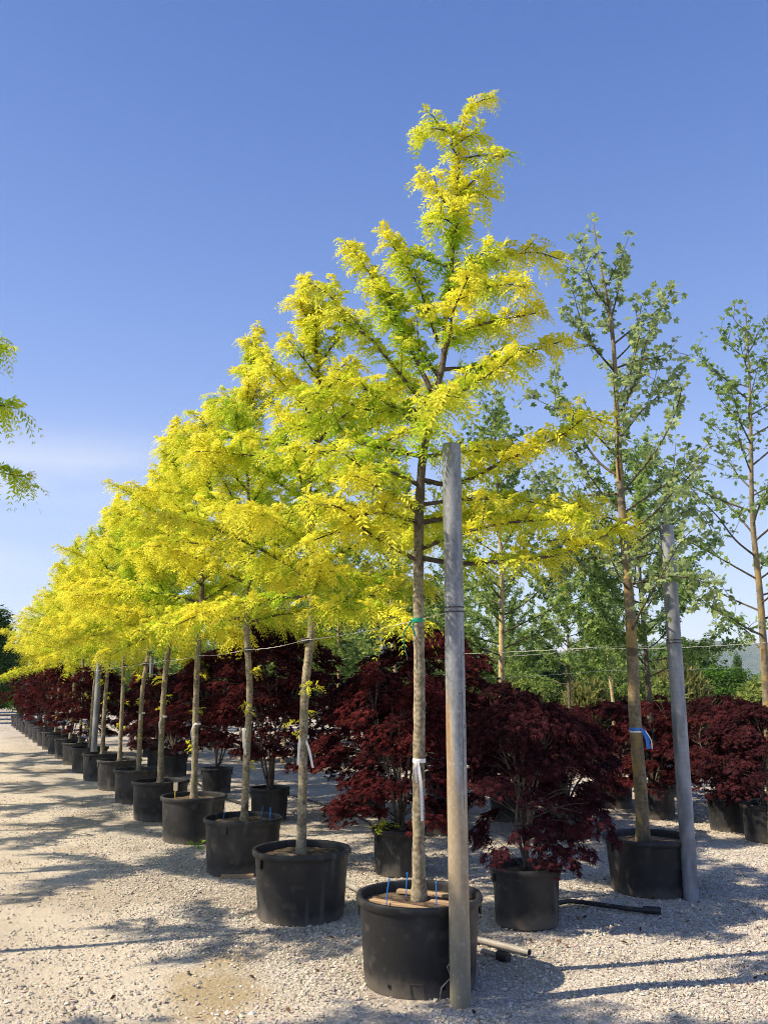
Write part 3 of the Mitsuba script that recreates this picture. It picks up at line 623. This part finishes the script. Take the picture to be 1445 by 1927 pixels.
maple(3, (0.85, 13.3), 200, 0.95, 'red maple behind the tall maple, in the back row', 'black pot of the back-row maple')

# ------------------------------------------------------------------ green trees
SPECA = ([(2.10, 7.35, 0.36), (2.06, 7.2, 0.8), (2.0, 7.03, 1.37), (2.01, 7.03, 2.22), (1.99, 7.03, 3.1), (1.99, 7.03, 3.8), (2.0, 7.03, 4.28), (1.99, 7.03, 4.77), (1.95, 7.03, 5.07), (1.91, 7.03, 5.38), (1.88, 7.03, 5.69)],
 [[(1.99, 7.03, 4.3), (1.8, 7.0, 4.51), (1.65, 6.96, 4.69), (1.58, 6.93, 4.74)], [(1.99, 7.03, 4.55), (1.98, 7.1, 4.88), (1.91, 7.16, 5.11), (1.82, 7.23, 5.07)], [(2.02, 7.03, 4.4), (2.13, 6.93, 4.51), (2.16, 6.83, 4.65), (2.19, 6.73, 4.83)],
  [(2.03, 7.03, 3.92), (2.24, 7.13, 4.32), (2.36, 7.23, 4.67), (2.54, 7.33, 4.96)], [(2.02, 7.03, 4.32), (2.18, 6.96, 4.36), (2.38, 6.9, 4.38), (2.49, 6.83, 4.49)], [(2.02, 7.03, 3.7), (2.23, 7.16, 3.95), (2.46, 7.3, 4.17), (2.71, 7.43, 4.43)],
  [(2.01, 7.03, 3.22), (2.26, 6.9, 3.53), (2.39, 6.76, 3.8), (2.43, 6.63, 4.03)], [(2.01, 7.03, 3.47), (1.77, 6.9, 3.68), (1.65, 6.76, 3.69), (1.48, 6.63, 3.62)], [(2.0, 7.03, 3.01), (1.8, 7.13, 3.31), (1.67, 7.23, 3.61), (1.54, 7.33, 3.75)],
  [(2.0, 7.03, 2.88), (2.17, 6.86, 2.97), (2.32, 6.7, 3.14), (2.5, 6.53, 3.33)], [(2.0, 7.03, 2.7), (2.39, 7.2, 2.98), (2.74, 7.36, 3.13), (2.95, 7.53, 2.92)], [(2.02, 7.03, 2.43), (2.32, 6.93, 2.49), (2.58, 6.83, 2.41), (2.61, 6.73, 2.19)],
  [(2.01, 7.03, 2.95), (1.66, 6.96, 3.05), (1.39, 6.9, 3.17), (1.23, 6.83, 3.33)], [(2.01, 7.03, 2.61), (1.74, 7.2, 2.68), (1.55, 7.36, 2.57), (1.44, 7.53, 2.45)], [(1.99, 7.03, 4.77), (2.09, 7.08, 5.1), (2.15, 7.13, 5.38)], [(2.01, 7.03, 3.33), (1.83, 7.2, 3.56), (1.61, 7.36, 4.1), (1.57, 7.53, 4.52)]])
def green_single(key, made, bark, label, group=None, xf=None):
    tm, limbs, tw, cr = made
    put(key + '__trunk', tm, bark, smooth=True, xf=xf)
    for i, b in enumerate(limbs): put(key + '__branch' + ('' if i == 0 else f'_{i:03d}'), b, 'mat_green_limb', smooth=True, xf=xf)
    put(key + '__twigs', tw, 'mat_green_limb', smooth=True, xf=xf); labels[key + '__twigs'] = {'kind': 'stuff'}
    put(key + '__crown', cr[:2], 'mat_green_leaf', color=cr[2], xf=xf)
    lab(key, label, 'tree', group)
green_single(key_for('green_tree'), green_tree(81, SPECA, clear=2.0, n_auto=18, spread=0.9, rt=0.056, r=0.041, per=7, pale=0.62, gap=0.11, lo=(0.12, 0.20, 0.06), hi=(0.46, 0.56, 0.25)), 'mat_green_trunk', 'tall slender green tree with a blue tag on its trunk beside the right steel post')
pot((2.17, 7.42), 0.37, 0.43, 'wide black pot in full shade beside the right steel post', 'pots of the green trees', 5)
green_single(key_for('green_tree'), green_tree(82, None, height=6.05, clear=2.0, n_auto=34, spread=1.1, rt=0.05, r=0.040, dark=0.1, up=0.6, per=5, gap=0.11), 'mat_green_trunk', 'slender green tree with a bare pointed top at the right edge of the photo', xf=T().translate([4.08, 9.4, 0]).rotate([0, 0, 1], 70))
GRN = []
for i, kw in enumerate([dict(height=6.2, clear=2.0, spread=1.2, n_auto=40, r=0.054, rt=0.055, per=5, gap=0.10, hi=(0.42, 0.54, 0.18)), dict(height=5.6, clear=1.8, spread=1.3, n_auto=46, r=0.072, rt=0.05, lobes=3, gap=0.08, per=6, up=0.6), dict(height=5.0, clear=1.4, spread=1.6, n_auto=46, r=0.085, rt=0.06, lobes=3, gap=0.08, per=5, up=0.45, twig=0.65)]):
    tm, limbs, tw, cr = green_tree(90 + i, None, **kw); g = f'group_green_{i}'
    scene[g] = {'type': 'shapegroup', 'foliage': mikit.ply(cr[:2], 'mat_green_leaf', color=cr[2])}
    GRN.append((mikit.ply(tm, 'mat_pale_trunk', smooth=True), mikit.ply(tm, 'mat_dark_trunk', smooth=True), mikit.ply(cat(limbs + [tw]), 'mat_green_limb', smooth=True), g, [mikit.ply(b, 'mat_green_limb', smooth=True) for b in limbs], mikit.ply(tw, 'mat_green_limb', smooth=True)))
def green_copy(i, loc, rz, s, label, group=None, dark=False, sxy=None):
    key = key_for('green_tree'); q = sxy or s
    xf = T().translate([*loc, 0]).rotate([0, 0, 1], rz).scale([q, q, s])
    share(key + '__trunk', GRN[i][1 if dark else 0], xf)
    if group is None: limb_parts(key, GRN[i][4], GRN[i][5], xf)
    else: share(key + '__branches', GRN[i][2], xf); labels[key + '__branches'] = {'kind': 'stuff'}
    scene[key + '__crown'] = {'type': 'instance', 'group': {'type': 'ref', 'id': GRN[i][3]}, 'to_world': xf}
    lab(key, label, 'tree', group)
green_copy(0, (1.51, 11.5), 30, 0.93, 'green tree with a pale yellowish trunk right of the front steel post')
green_copy(0, (0.24, 14.1), 160, 0.9, 'green tree with a pale trunk just left of the nearest golden trunk')
green_copy(1, (3.5, 16.6), 80, 0.8, 'smaller green tree with a thin dark trunk, left of the blue-tagged tree', dark=True)
green_copy(1, (3.80, 12.6), 250, 0.95, 'green tree with a leaning dark trunk behind the right steel post', dark=True)
BG = ['nearest in the gap between the first two golden trunks', 'just left of the second golden trunk', 'just right of the nearest golden trunk, broad-leaved', 'midway between the first two golden trunks, far back', 'behind the third golden trunk', 'behind the front steel post, far back',
    'right of the fourth golden trunk', 'just right of the second golden trunk, far back', 'right of the pale yellowish trunk, far back', 'behind the fifth golden trunk', 'behind the nearest golden trunk, far back', 'midway between the second and third golden trunks, far back', 'behind the sixth golden trunk', 'behind the eighth golden trunk, farthest back',
    'left of the blue-tagged trunk, farthest back', 'beside the pale yellowish trunk', 'behind the thin dark trunk', 'left of the blue-tagged trunk', 'at the left side of the front steel post', 'left of the nearest golden trunk']
for q_, (x, y, i, s) in enumerate([(-0.9, 17.5, 1, 0.85), (-2.2, 19.5, 1, 0.95), (0.9, 19.0, 2, 0.8), (-0.3, 23, 2, 0.9), (-3.6, 22.5, 1, 1.0), (2.6, 31, 1, 0.95), (-5.2, 25.5, 2, 1.0), (-2.0, 27, 2, 1.0), (5.0, 33, 2, 0.8), (-7.2, 29, 1, 1.1), (1.0, 30, 2, 1.0), (-4.5, 33, 2, 1.1), (-9.5, 34, 2, 1.1), (-12, 38, 2, 1.2), (8.5, 34, 1, 0.7), (2.5, 18.2, 1, 0.72), (4.7, 18.0, 0, 0.75), (5.6, 21.5, 1, 0.7), (1.7, 21.0, 0, 0.8), (0.2, 20.3, 1, 0.85)]):
    green_copy(i, (x, y), x * 97, s, 'green tree behind the red maples, ' + BG[q_], 'green trees behind the red maples', dark=(i == 2))

# ------------------------------------------------------------------ bushes, hedge, far trees
def blob(rx, ry, rz, n, r, lo, hi, seed, rough=0.25, spiky=False):
    """a shrub: an uneven dark core and leaves spread over and above it"""
    rng = np.random.default_rng(seed)
    ico = trimesh.creation.icosphere(3); v = np.array(ico.vertices); k = 1 + rough * 2 * (meshkit.fbm(v * 1.8 + seed, 3, seed) - 0.5)
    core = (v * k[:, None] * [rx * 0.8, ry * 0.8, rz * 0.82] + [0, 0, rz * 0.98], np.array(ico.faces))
    u = nrm(rng.normal(0, 1, (n, 3))); u[:, 2] = np.where(u[:, 2] < -0.75, -u[:, 2], u[:, 2])
    kk = 1 + rough * 2 * (meshkit.fbm(u * 1.8 + seed, 3, seed) - 0.5) + 0.22 * (meshkit.fbm(u * 6 + seed, 2, seed + 3) - 0.5)
    P = u * (kk * rng.uniform(0.78, 1.06, n))[:, None] * [rx, ry, rz] + [0, 0, rz * 1.0]
    t = np.clip(rng.uniform(0, 1, n) * 0.7 + 0.6 * (meshkit.fbm(P * 3, 2, seed) - 0.3), 0, 1)
    col = lerp_col(lo, hi, t)
    if spiky:
        D = nrm(u * 0.6 + rng.normal(0, 0.5, (n, 3)) + [0, 0, 0.7]); N = nrm(np.cross(D, rng.normal(0, 1, (n, 3))))
        lv = stars(P, D, N, r * rng.uniform(0.6, 1.4, n), col, 1, rng, width=0.09, droop=0.35)
    else: lv = quads(P, r * rng.uniform(0.6, 1.3, n), rng, col, 0.4, u * 0.9, 0.36)
    return core, lv
BUSH = {}
def bush_kind(name, *a, **k):
    core, lv = blob(*a, **k); g = 'group_' + name
    scene[g] = {'type': 'shapegroup', 'foliage': mikit.ply(lv[:2], 'mat_bush_leaf', color=lv[2])}
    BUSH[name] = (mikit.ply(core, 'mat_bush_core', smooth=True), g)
bush_kind('hedge', 1.6, 0.9, 1.15, 9000, 0.085, (0.045, 0.11, 0.02), (0.16, 0.31, 0.045), 101, rough=0.12)
bush_kind('light', 0.9, 0.9, 0.9, 3500, 0.10, (0.10, 0.155, 0.035), (0.34, 0.40, 0.11), 102, rough=0.35)
bush_kind('reed', 0.7, 0.7, 1.0, 2600, 0.30, (0.13, 0.17, 0.05), (0.46, 0.45, 0.17), 103, rough=0.4, spiky=True)
bush_kind('round', 2.0, 2.0, 2.4, 6500, 0.17, (0.05, 0.10, 0.025), (0.16, 0.26, 0.06), 104, rough=0.35)
bush_kind('column', 0.8, 0.8, 2.7, 5000, 0.11, (0.04, 0.09, 0.02), (0.10, 0.20, 0.04), 105, rough=0.3)
def bush(name, kind, loc, rz, s, label, category, group=None, z=0.0):
    key = key_for(name); t, g = BUSH[kind]; s = np.broadcast_to(s, (3,)).tolist()
    xf = T().translate([*loc, z]).rotate([0, 0, 1], rz).scale(s)
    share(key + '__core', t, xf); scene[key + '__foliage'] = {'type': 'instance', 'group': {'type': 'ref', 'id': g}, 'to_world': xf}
    lab(key, label, category, group)
for i, (x, l) in enumerate([(7.7, 'clipped dark green hedge block left of and behind the right steel post'), (11.0, 'clipped dark green hedge block right of the right steel post'), (13.8, 'brighter green hedge block at the right edge')]):
    bush('hedge', 'hedge', (x, 28.5 + i * 0.5), 5 * i, (1.08, 1, 1.0), l, 'hedge')
r = np.random.default_rng(5)
for i in range(16):
    x = 0.5 + 0.62 * i + r.normal(0, 0.2); y = 22.5 + r.uniform(-2.5, 3.5)
    bush('shrub', 'reed' if i % 3 == 1 else 'light', (x, y), r.uniform(0, 360), r.uniform(0.8, 1.1), f"{'pale feathery' if i % 3 == 1 else 'light green rounded'} shrub, {NTH[i]} from the left in the band behind the red maples", 'shrub', 'shrubs behind the red maples')
for i in range(7):
    bush('shrub', 'light', (6.2 + 1.1 * i, 20.5 + r.uniform(-1, 1)), r.uniform(0, 360), (0.8, 0.8, 0.72), f'low green shrub, {NTH[i]} from the left in front of the clipped hedge', 'shrub', 'low shrubs before the hedge')
for x, y, s, l in [(12.6, 37, (0.9, 0.9, 0.75), 'round green tree behind the hedge, left of the right steel post'), (6.2, 34, (0.8, 0.8, 0.62), 'round mid green tree rising behind the shrubs right of the front post'), (10.0, 40, (1, 1, 0.72), 'pale round tree behind the shrubs')]:
    bush('round_tree', 'round', (x, y), x * 31, s, l, 'tree')
bush('slim_tree', 'column', (14.6, 36), 20, (0.32, 0.32, 0.55), 'small slim green tree standing against the hills above the hedge', 'tree')
for x, y, s, l in [(-18.6, 41, (1.6, 1.6, 1.0), 'dark green columnar tree at the left edge, beyond the golden row'), (-17.7, 43.5, (1.2, 1.2, 0.8), 'second dark green columnar tree at the left edge'), (-21, 46, (1.8, 1.8, 1.0), 'far dark green columnar tree at the left edge')]:
    bush('columnar_tree', 'column', (x, y), x * 13, s, l, 'tree')
for i in range(34):
    x = -34 + 2.6 * i + r.normal(0, 0.6); y = 56 + r.uniform(-4, 10)
    if 20 < x < 32: continue
    bush('distant_tree', 'round', (x, y), r.uniform(0, 360), (r.uniform(0.75, 1.1),) * 2 + (r.uniform(0.55, 0.85),), 'distant green tree in the tree line beyond the nursery', 'tree', 'distant tree line')

# ------------------------------------------------------------------ steel posts
def post(loc, H, R, bsdf, label, tilt=(0, 0)):
    key = key_for('steel_post')
    prof = [(R, -0.1), (R, H - 0.004), (R - 0.003, H), (R - 0.007, H), (R - 0.009, H - 0.4)]
    put(key + '__tube', lathe(prof, 48), bsdf, smooth=35, xf=T().translate([*loc, 0]))
    lab(key, label, 'post', 'galvanised steel posts')
    return key
def band(key, part, loc, z, R, h=0.008, bsdf='mat_dark_wire', w=0.004):
    put(key, lathe([(R, z - h / 2), (R + w, z - h / 2 + 0.001), (R + w, z + h / 2 - 0.001), (R, z + h / 2)], 32), bsdf, smooth=50, xf=T().translate([*loc, 0]))
p1 = (0.395, 4.85)
key = post(p1, 3.0, 0.0545, 'mat_steel', 'grey galvanised steel post with rust stains in front of the nearest pot')
band(key + '__wire_tie', None, p1, 2.02, 0.055); band(key + '__wire_tie_001', None, p1, 2.045, 0.055)
def on_post(u, z, mesh):
    """bend a small flat mesh (x across, z up, y outwards) round the front post at angle u from the camera side"""
    v = mesh[0]; a = -math.pi / 2 + u + v[:, 0] / 0.0545; rr = 0.0548 + v[:, 1]
    return np.stack([p1[0] + rr * np.cos(a), p1[1] + rr * np.sin(a), z + v[:, 2]], -1), mesh[1]
tx = trimesh.creation.box((0.0016, 0.0012, 0.62)); put(key + '__line', on_post(0.62, 1.27, (np.array(tx.vertices), np.array(tx.faces))), 'mat_mark')
tx = trimesh.creation.box((0.0012, 0.0012, 0.26)); put(key + '__line_001', on_post(0.62, 1.78, (np.array(tx.vertices), np.array(tx.faces))), 'mat_mark')
for i, z in enumerate((1.385, 1.775)):
    t = meshkit.text_mesh('3', 0.02, 0.0012); v = np.array(t.vertices); v = np.stack([v[:, 0], v[:, 2], v[:, 1]], -1)
    put(key + '__digit' + ('' if i == 0 else '_001'), on_post(0.80, z, (v, np.array(t.faces)[:, ::-1])), 'mat_mark')
hv, hf = lathe([(0.0001, 0), (0.004, 0)], 12); put(key + '__bolt_hole', on_post(0.33, 1.57, (np.stack([hv[:, 0], hv[:, 2] + 0.0006, hv[:, 1]], -1), hf)), 'mat_hole')
p2 = (2.375, 7.10)
key = post(p2, 2.94, 0.058, 'mat_plain_steel', 'grey galvanised steel post standing against the shaded pot on the right')
band(key + '__wire_tie', None, p2, 1.96, 0.0585); band(key + '__wire_tie_001', None, p2, 1.985, 0.0585)
for x, y, l in [(-5.55, 17.0, 'distant steel post in the golden row beside the eighth tree'), (-7.2, 27.0, 'thin distant steel post standing between the sixth and seventh golden trees'), (-12.8, 31.5, 'far steel post near the end of the golden row'), (-0.02, 16.0, 'short pale steel post seen left of the nearest golden trunk')]:
    post((x, y), 3.0, 0.056, 'mat_plain_steel', l)

# ------------------------------------------------------------------ wires, ties, tapes, tags
def wire(pts, label, r=0.0022, sag=0.02):
    q = []
    for a, b in zip(pts[:-1], pts[1:]):
        a, b = np.array(a), np.array(b)
        for t in np.linspace(0, 1, 8, endpoint=False): q.append(a + (b - a) * t - [0, 0, sag * 4 * t * (1 - t)])
    key = key_for('support_wire'); put(key, tube(np.array(q + [pts[-1]]), r, 5), 'mat_wire', smooth=True)
    lab(key, label, 'wire')
wire([(p1[0], p1[1] + 0.06, 2.03)] + [(x - 0.02, y - 0.045, 1.955) for x, y in ROW[1:14]], 'thin pale wire strung along the trunks of the golden row')
wire([(p2[0], p2[1], 1.97), (2.0, 7.08, 1.94), (-0.1, 11.4, 2.02), (-2.3, 16.0, 2.0), (-7.2, 27.0, 2.0)], 'thin wire running back from the right steel post through the blue-tagged tree')
wire([(6.0, 6.5, 2.1), (4.08, 9.45, 2.08), (2.92, 12.0, 2.13), (1.51, 14.6, 2.1), (-0.02, 16.0, 2.05)], 'pale wire crossing above the red maples on the right')
wire([(9.5, 19.5, 2.11), (3.6, 14.6, 1.88), (1.38, 14.0, 1.75)], 'lower pale wire in front of the shrubs on the right')
trunk_at = {0: (0.205, 5.2), 1: (-0.60, 6.64), 2: (-1.275, 8.19), 3: (-2.07, 9.79), 4: (-2.82, 11.32), 5: (-3.54, 12.92), 6: (-4.32, 14.56)}
for k in range(1, 7):
    key = key_for('rubber_tie'); put(key, lathe([(0.030, -0.02), (0.041, -0.018), (0.043, 0.0), (0.041, 0.018), (0.030, 0.02)], 20), 'mat_dark_wire', smooth=40, xf=T().translate([trunk_at[k][0], trunk_at[k][1], 1.955]))
    lab(key, f'black rubber tie round the {ORD[k]} golden trunk at the wire', 'tie', 'ties on the golden trunks')
def ribbon(path, w, key, bsdf, twist=0.0, axis=(1, 0, 0)):
    q = spline(path, 0.02); n = len(q); a = np.linspace(0, twist, n)
    s = np.stack([np.cos(a), np.sin(a), 0 * a], -1) * w / 2
    off = np.array([0, -0.0006, 0])
    v = np.vstack([q - s, q + s, q - s + off, q + s + off]); f = []
    for i in range(n - 1):
        f += [[i, i + 1, n + i], [i + 1, n + i + 1, n + i], [2 * n + i, 3 * n + i, 2 * n + i + 1], [2 * n + i + 1, 3 * n + i, 3 * n + i + 1]]
    put(key, (v, np.array(f)), bsdf, smooth=True)
def tape(k, z, tails, label, bsdf='mat_white_tape', r=0.036, name='tape_ribbon', wid=0.018):
    x, y = trunk_at[k]; key = key_for(name)
    put(key + '__loop', lathe([(r - 0.004, z - 0.011), (r + 0.002, z - 0.012), (r + 0.003, z), (r + 0.002, z + 0.012), (r - 0.004, z + 0.011)], 24), bsdf, smooth=40, xf=T().translate([x, y, 0]))
    for i, (dx, dz, bend, tw) in enumerate(tails):
        p = [(x + 0.3 * dx - 0.015, y - r - 0.003, z), (x + 0.6 * dx + bend, y - r - 0.014, z - dz * 0.4), (x + dx, y - r - 0.010, z - dz)]
        ribbon(p, wid, key + '__tail' + ('' if i == 0 else f'_{i:03d}'), bsdf, tw)
    lab(key, label, 'ribbon', 'ribbons on the golden trunks')
tape(0, 1.185, [(0.012, 0.33, 0.0, 0.5), (-0.018, 0.12, -0.012, 0.9)], 'white tape tied round the nearest golden trunk with hanging tails')
tape(1, 1.24, [(0.075, 0.22, 0.0, 0.4), (-0.035, 0.20, -0.01, 0.2), (-0.03, 0.13, -0.008, 1.0)], 'white tape with long spread tails on the second golden trunk', r=0.037)
tape(2, 1.225, [(0.01, 0.22, -0.02, 0.4), (-0.012, 0.17, -0.012, 0.6)], 'white tape on the third golden trunk')
tape(3, 1.21, [(-0.03, 0.20, -0.03, 0.6)], 'white tape on the fourth golden trunk')
tape(4, 1.24, [(-0.028, 0.22, -0.03, 0.7)], 'white tape on the fifth golden trunk')
tape(5, 1.24, [(-0.02, 0.10, -0.01, 0.4)], 'white tape on the sixth golden trunk')
tape(0, 2.0, [(-0.04, 0.05, -0.03, 0.8), (-0.065, 0.24, -0.05, 1.3), (-0.02, 0.10, -0.02, 0.4)], 'green ribbon tied round the nearest golden trunk near the wire', 'mat_green_tape', 0.034, wid=0.010)
key = key_for('plant_tag')
put(key + '__strap', lathe([(0.046, 1.268), (0.052, 1.27), (0.052, 1.292), (0.046, 1.294)], 24), 'mat_blue', smooth=40, xf=T().translate([2.005, 7.045, 0]))
put(key + '__white_edge', lathe([(0.046, 1.254), (0.0535, 1.255), (0.0535, 1.266), (0.046, 1.267)], 24), 'mat_white_tape', smooth=40, xf=T().translate([2.005, 7.045, 0]))
ribbon([(2.045, 6.995, 1.28), (2.072, 6.985, 1.21), (2.080, 6.985, 1.13)], 0.034, key + '__flag', 'mat_blue', 0.3)
ribbon([(2.060, 6.975, 1.27), (2.098, 6.97, 1.20), (2.104, 6.97, 1.13)], 0.009, key + '__flag_edge', 'mat_white_tape', 0.3)
lab(key, 'blue and white tag strapped round the green trunk on the right', 'tag')
key = key_for('pot_label')
put(key + '__card', place(bevel_box((0.042, 0.004, 0.085), 0.0015), (-2.245, 9.66, 0.555), 0.1), 'mat_cream')
put(key + '__stem', tube([(-2.245, 9.665, 0.515), (-2.25, 9.66, 0.46), (-2.235, 9.66, 0.38)], 0.006, 8), 'mat_yellow', smooth=True)
lab(key, 'cream label on a yellow stem stuck in the fourth pot', 'label')

# ------------------------------------------------------------------ things in and round the pots
def plank(a, b, z, w, label, h=0.022):
    a, b = np.array(a), np.array(b); d = b - a; key = key_for('wooden_plank')
    put(key, place(bevel_box((np.linalg.norm(d), w, h), 0.003), (*(a + b) / 2, z), math.atan2(d[1], d[0])), 'mat_wood'); lab(key, label, 'plank', 'planks on the pot soil')
px, py = ROW[0]
plank((px - 0.27, py - 0.02), (px + 0.03, py - 0.245), 0.421, 0.044, 'bare wooden plank lying across the front of the nearest pot')
plank((px - 0.12, py + 0.20), (px + 0.20, py + 0.06), 0.424, 0.040, 'wooden plank behind the trunk in the nearest pot')
plank((px + 0.06, py - 0.05), (px + 0.24, py - 0.13), 0.421, 0.038, 'short reddish plank right of the trunk in the nearest pot')
plank((ROW[1][0] - 0.16, ROW[1][1] - 0.10), (ROW[1][0] - 0.03, ROW[1][1] - 0.19), 0.43, 0.05, 'short dark plank in the second pot')
plank((-1.40, 7.86), (-1.12, 7.88), 0.012, 0.06, 'flat board wedged under the third pot', 0.03)
def peg(x, y, z, lean, label, h=0.13):
    key = key_for('drip_peg')
    p = np.array([[x, y, z - 0.04], [x + lean * 0.4, y, z + h * 0.5], [x + lean, y, z + h]])
    put(key + '__stake', tube(p, [0.003, 0.0033, 0.0033], 6), 'mat_blue', smooth=True)
    put(key + '__tip', tube([(x + lean * 1.0, y, z + h), (x + lean * 1.1, y, z + h + 0.012)], 0.005, 6), 'mat_blue', smooth=True)
    lab(key, label, 'drip peg', 'blue drip pegs in the pots')
for dx, dy, ln, l in [(-0.19, -0.13, 0.018, 'leftmost blue drip peg in the nearest pot'), (-0.075, 0.02, 0.008, 'blue drip peg left of the trunk in the nearest pot'), (0.085, -0.22, 0.0, 'blue drip peg before the trunk in the nearest pot'), (0.275, 0.02, 0.004, 'blue drip peg right of the post in the nearest pot')]:
    peg(px + dx, py + dy, 0.42, ln, l)
qx, qy = ROW[2]
for dx, dy, ln, l in [(-0.17, -0.06, 0.01, 'left blue drip peg in the third pot'), (0.16, 0.02, 0.01, 'middle blue drip peg in the third pot'), (0.25, -0.05, 0.0, 'right blue drip peg in the third pot')]:
    peg(qx + dx, qy + dy, 0.42, ln, l, 0.11)
def hose(pts, r, bsdf, label, cat_, name, extra=None, open_end=False):
    key = key_for(name); q = spline(pts, 0.05)
    put(key + ('__pipe' if extra else ''), tube(q, r, 12), bsdf, smooth=40)
    if extra:
        part, p, R2, b2 = extra; put(key + '__' + part, tube(np.array(p), R2, 14), b2, smooth=30)
    lab(key, label, cat_)
hose([(1.20, 6.75, 0.02), (1.38, 6.90, 0.03), (1.62, 6.78, 0.03), (1.80, 6.68, 0.026), (1.95, 6.63, 0.026)], 0.017, 'mat_hose', 'black hose with a grey coupler lying right of the nearest red maple pot', 'hose', 'hose', ('coupler', [(1.87, 6.655, 0.03), (1.93, 6.637, 0.03), (1.99, 6.62, 0.03)], 0.026, 'mat_hose'))
hose([(0.50, 5.98, 0.03), (0.62, 5.88, 0.03), (0.88, 5.63, 0.03)], 0.019, 'mat_pvc', 'grey plastic pipe end on the gravel behind the nearest pot', 'pipe', 'plastic_pipe', ('opening', [(0.879, 5.631, 0.03), (0.8835, 5.6265, 0.03)], 0.016, 'mat_hole'))
hose([(0.46, 5.82, 0.02), (0.58, 5.72, 0.022), (0.69, 5.58, 0.025)], 0.014, 'mat_pvc', 'thin pipe with a black end cap right of the nearest pot', 'pipe', 'plastic_pipe', ('cap', [(0.685, 5.585, 0.028), (0.74, 5.535, 0.028)], 0.029, 'mat_hose'))
hose([(-0.40, 7.72, 0.03), (-0.25, 7.38, 0.03), (-0.05, 6.95, 0.03)], 0.022, 'mat_pvc', 'grey pipe on the gravel between the first and second pots', 'pipe', 'plastic_pipe')
hose([(-2.0, 14.6, 0.03), (-1.3, 13.2, 0.035), (-0.75, 12.2, 0.03), (-0.25, 11.0, 0.03), (0.0, 9.6, 0.03)], 0.014, 'mat_hose', 'black hose snaking over the gravel behind the second golden tree', 'hose', 'hose')
hose([(-3.4, 15.8, 0.03), (-3.0, 14.6, 0.05), (-2.5, 13.4, 0.03), (-1.9, 12.4, 0.03)], 0.016, 'mat_hose', 'black hose behind the sixth golden tree', 'hose', 'hose')
hose([(px + 0.155, py - 0.345, 0.31), (px + 0.145, py - 0.352, 0.27), (px + 0.165, py - 0.352, 0.22), (px + 0.13, py - 0.350, 0.17), (px + 0.15, py - 0.346, 0.12), (px + 0.10, py - 0.345, 0.07), (px + 0.085, py - 0.345, 0.005)], 0.0028, 'mat_pvc', 'thin crinkled string hanging down the front of the nearest pot', 'string', 'string')
def weed(loc, r0, n, L, label, seed, gold=True):
    rg = np.random.default_rng(seed); a = rg.uniform(0, 6.28, n); e = rg.uniform(0.3, 1.3, n)
    D = np.stack([np.cos(a) * np.cos(e), np.sin(a) * np.cos(e), np.sin(e)], -1)
    O = np.array(loc) + np.stack([rg.normal(0, r0, n), rg.normal(0, r0, n), rg.uniform(0, r0, n)], -1)
    col = lerp_col(GOLD if gold else LIME, LIME if gold else GREEN, rg.uniform(0, 1, n))
    w = fronds(O, D, L * rg.uniform(0.6, 1.2, n), rg.uniform(0.3, 1.0, n), col, 5, rg)
    key = key_for('weed'); put(key + '__leaves', w[:2], 'mat_golden_leaf', color=w[2]); labels[key + '__leaves'] = {'kind': 'stuff'}
    put(key + '__stem', tube(np.array([[0, 0, -0.02], [0.004, 0, L * 0.3], [0.0, 0.006, L * 0.7]]) + np.array(loc), [0.004, 0.003, 0.0015], 6), 'mat_green_limb', smooth=True); lab(key, label, 'weed')
weed((0.0, 8.0, 0.36), 0.05, 16, 0.13, 'yellow-green weed growing in the maple pot behind the nearest golden trunk', 1)
weed((-1.58, 21.2, 0.0), 0.10, 26, 0.28, 'small yellow-green plant on the gravel beyond the cross lane', 2)
weed((-1.9, 9.3, 0.0), 0.06, 12, 0.12, 'small green weed on the gravel behind the fourth pot', 3, False)
weed((0.95, 7.15, 0.0), 0.05, 9, 0.10, 'small green weed behind the nearest red maple pot', 4, False)
bx = trimesh.creation.box((0.016, 0.02, 0.016)); bx = (np.array(bx.vertices), np.array(bx.faces))
k0 = 'plant_pot'
for i, a in enumerate((-2.15, -1.2)):
    put(k0 + '__drain_hole' + ('' if i == 0 else '_001'), place(bx, (px + 0.309 * math.cos(a), py + 0.309 * math.sin(a), 0.05), a + math.pi / 2), 'mat_hole')
fr = [((0.07, 0.006, 0.004), (0, 0.075)), ((0.004, 0.006, 0.07), (-0.034, 0.04)), ((0.004, 0.006, 0.07), (0.034, 0.04))]
parts = []
for sz, (dx, dz) in fr:
    m = trimesh.creation.box(sz); parts.append((np.array(m.vertices) + [dx, 0, dz], np.array(m.faces)))
put(k0 + '__moulded_frame', place(cat(parts), (px - 0.03, py - 0.314, 0.0), -0.1), 'mat_pot')
del trunk_at

# ------------------------------------------------------------------ air
if True:
    scene['air'] = {'type': 'homogeneous', 'albedo': rgb(0.95, 0.95, 0.95), 'sigma_t': rgb(0.00006, 0.00009, 0.00015)}
    scene['haze'] = {'type': 'cube', 'to_world': T().translate([0, 0, 79]).scale([3700, 3700, 81]), 'bsdf': {'type': 'null'}, 'interior': {'type': 'ref', 'id': 'air'}}
    scene['camera']['medium'] = {'type': 'ref', 'id': 'air'}
    lab('haze', 'thin blue haze in the air', kind='stuff')
NT = sum(len(meshkit.WRITTEN[f][1]) for f in meshkit.WRITTEN); print('triangles', NT)
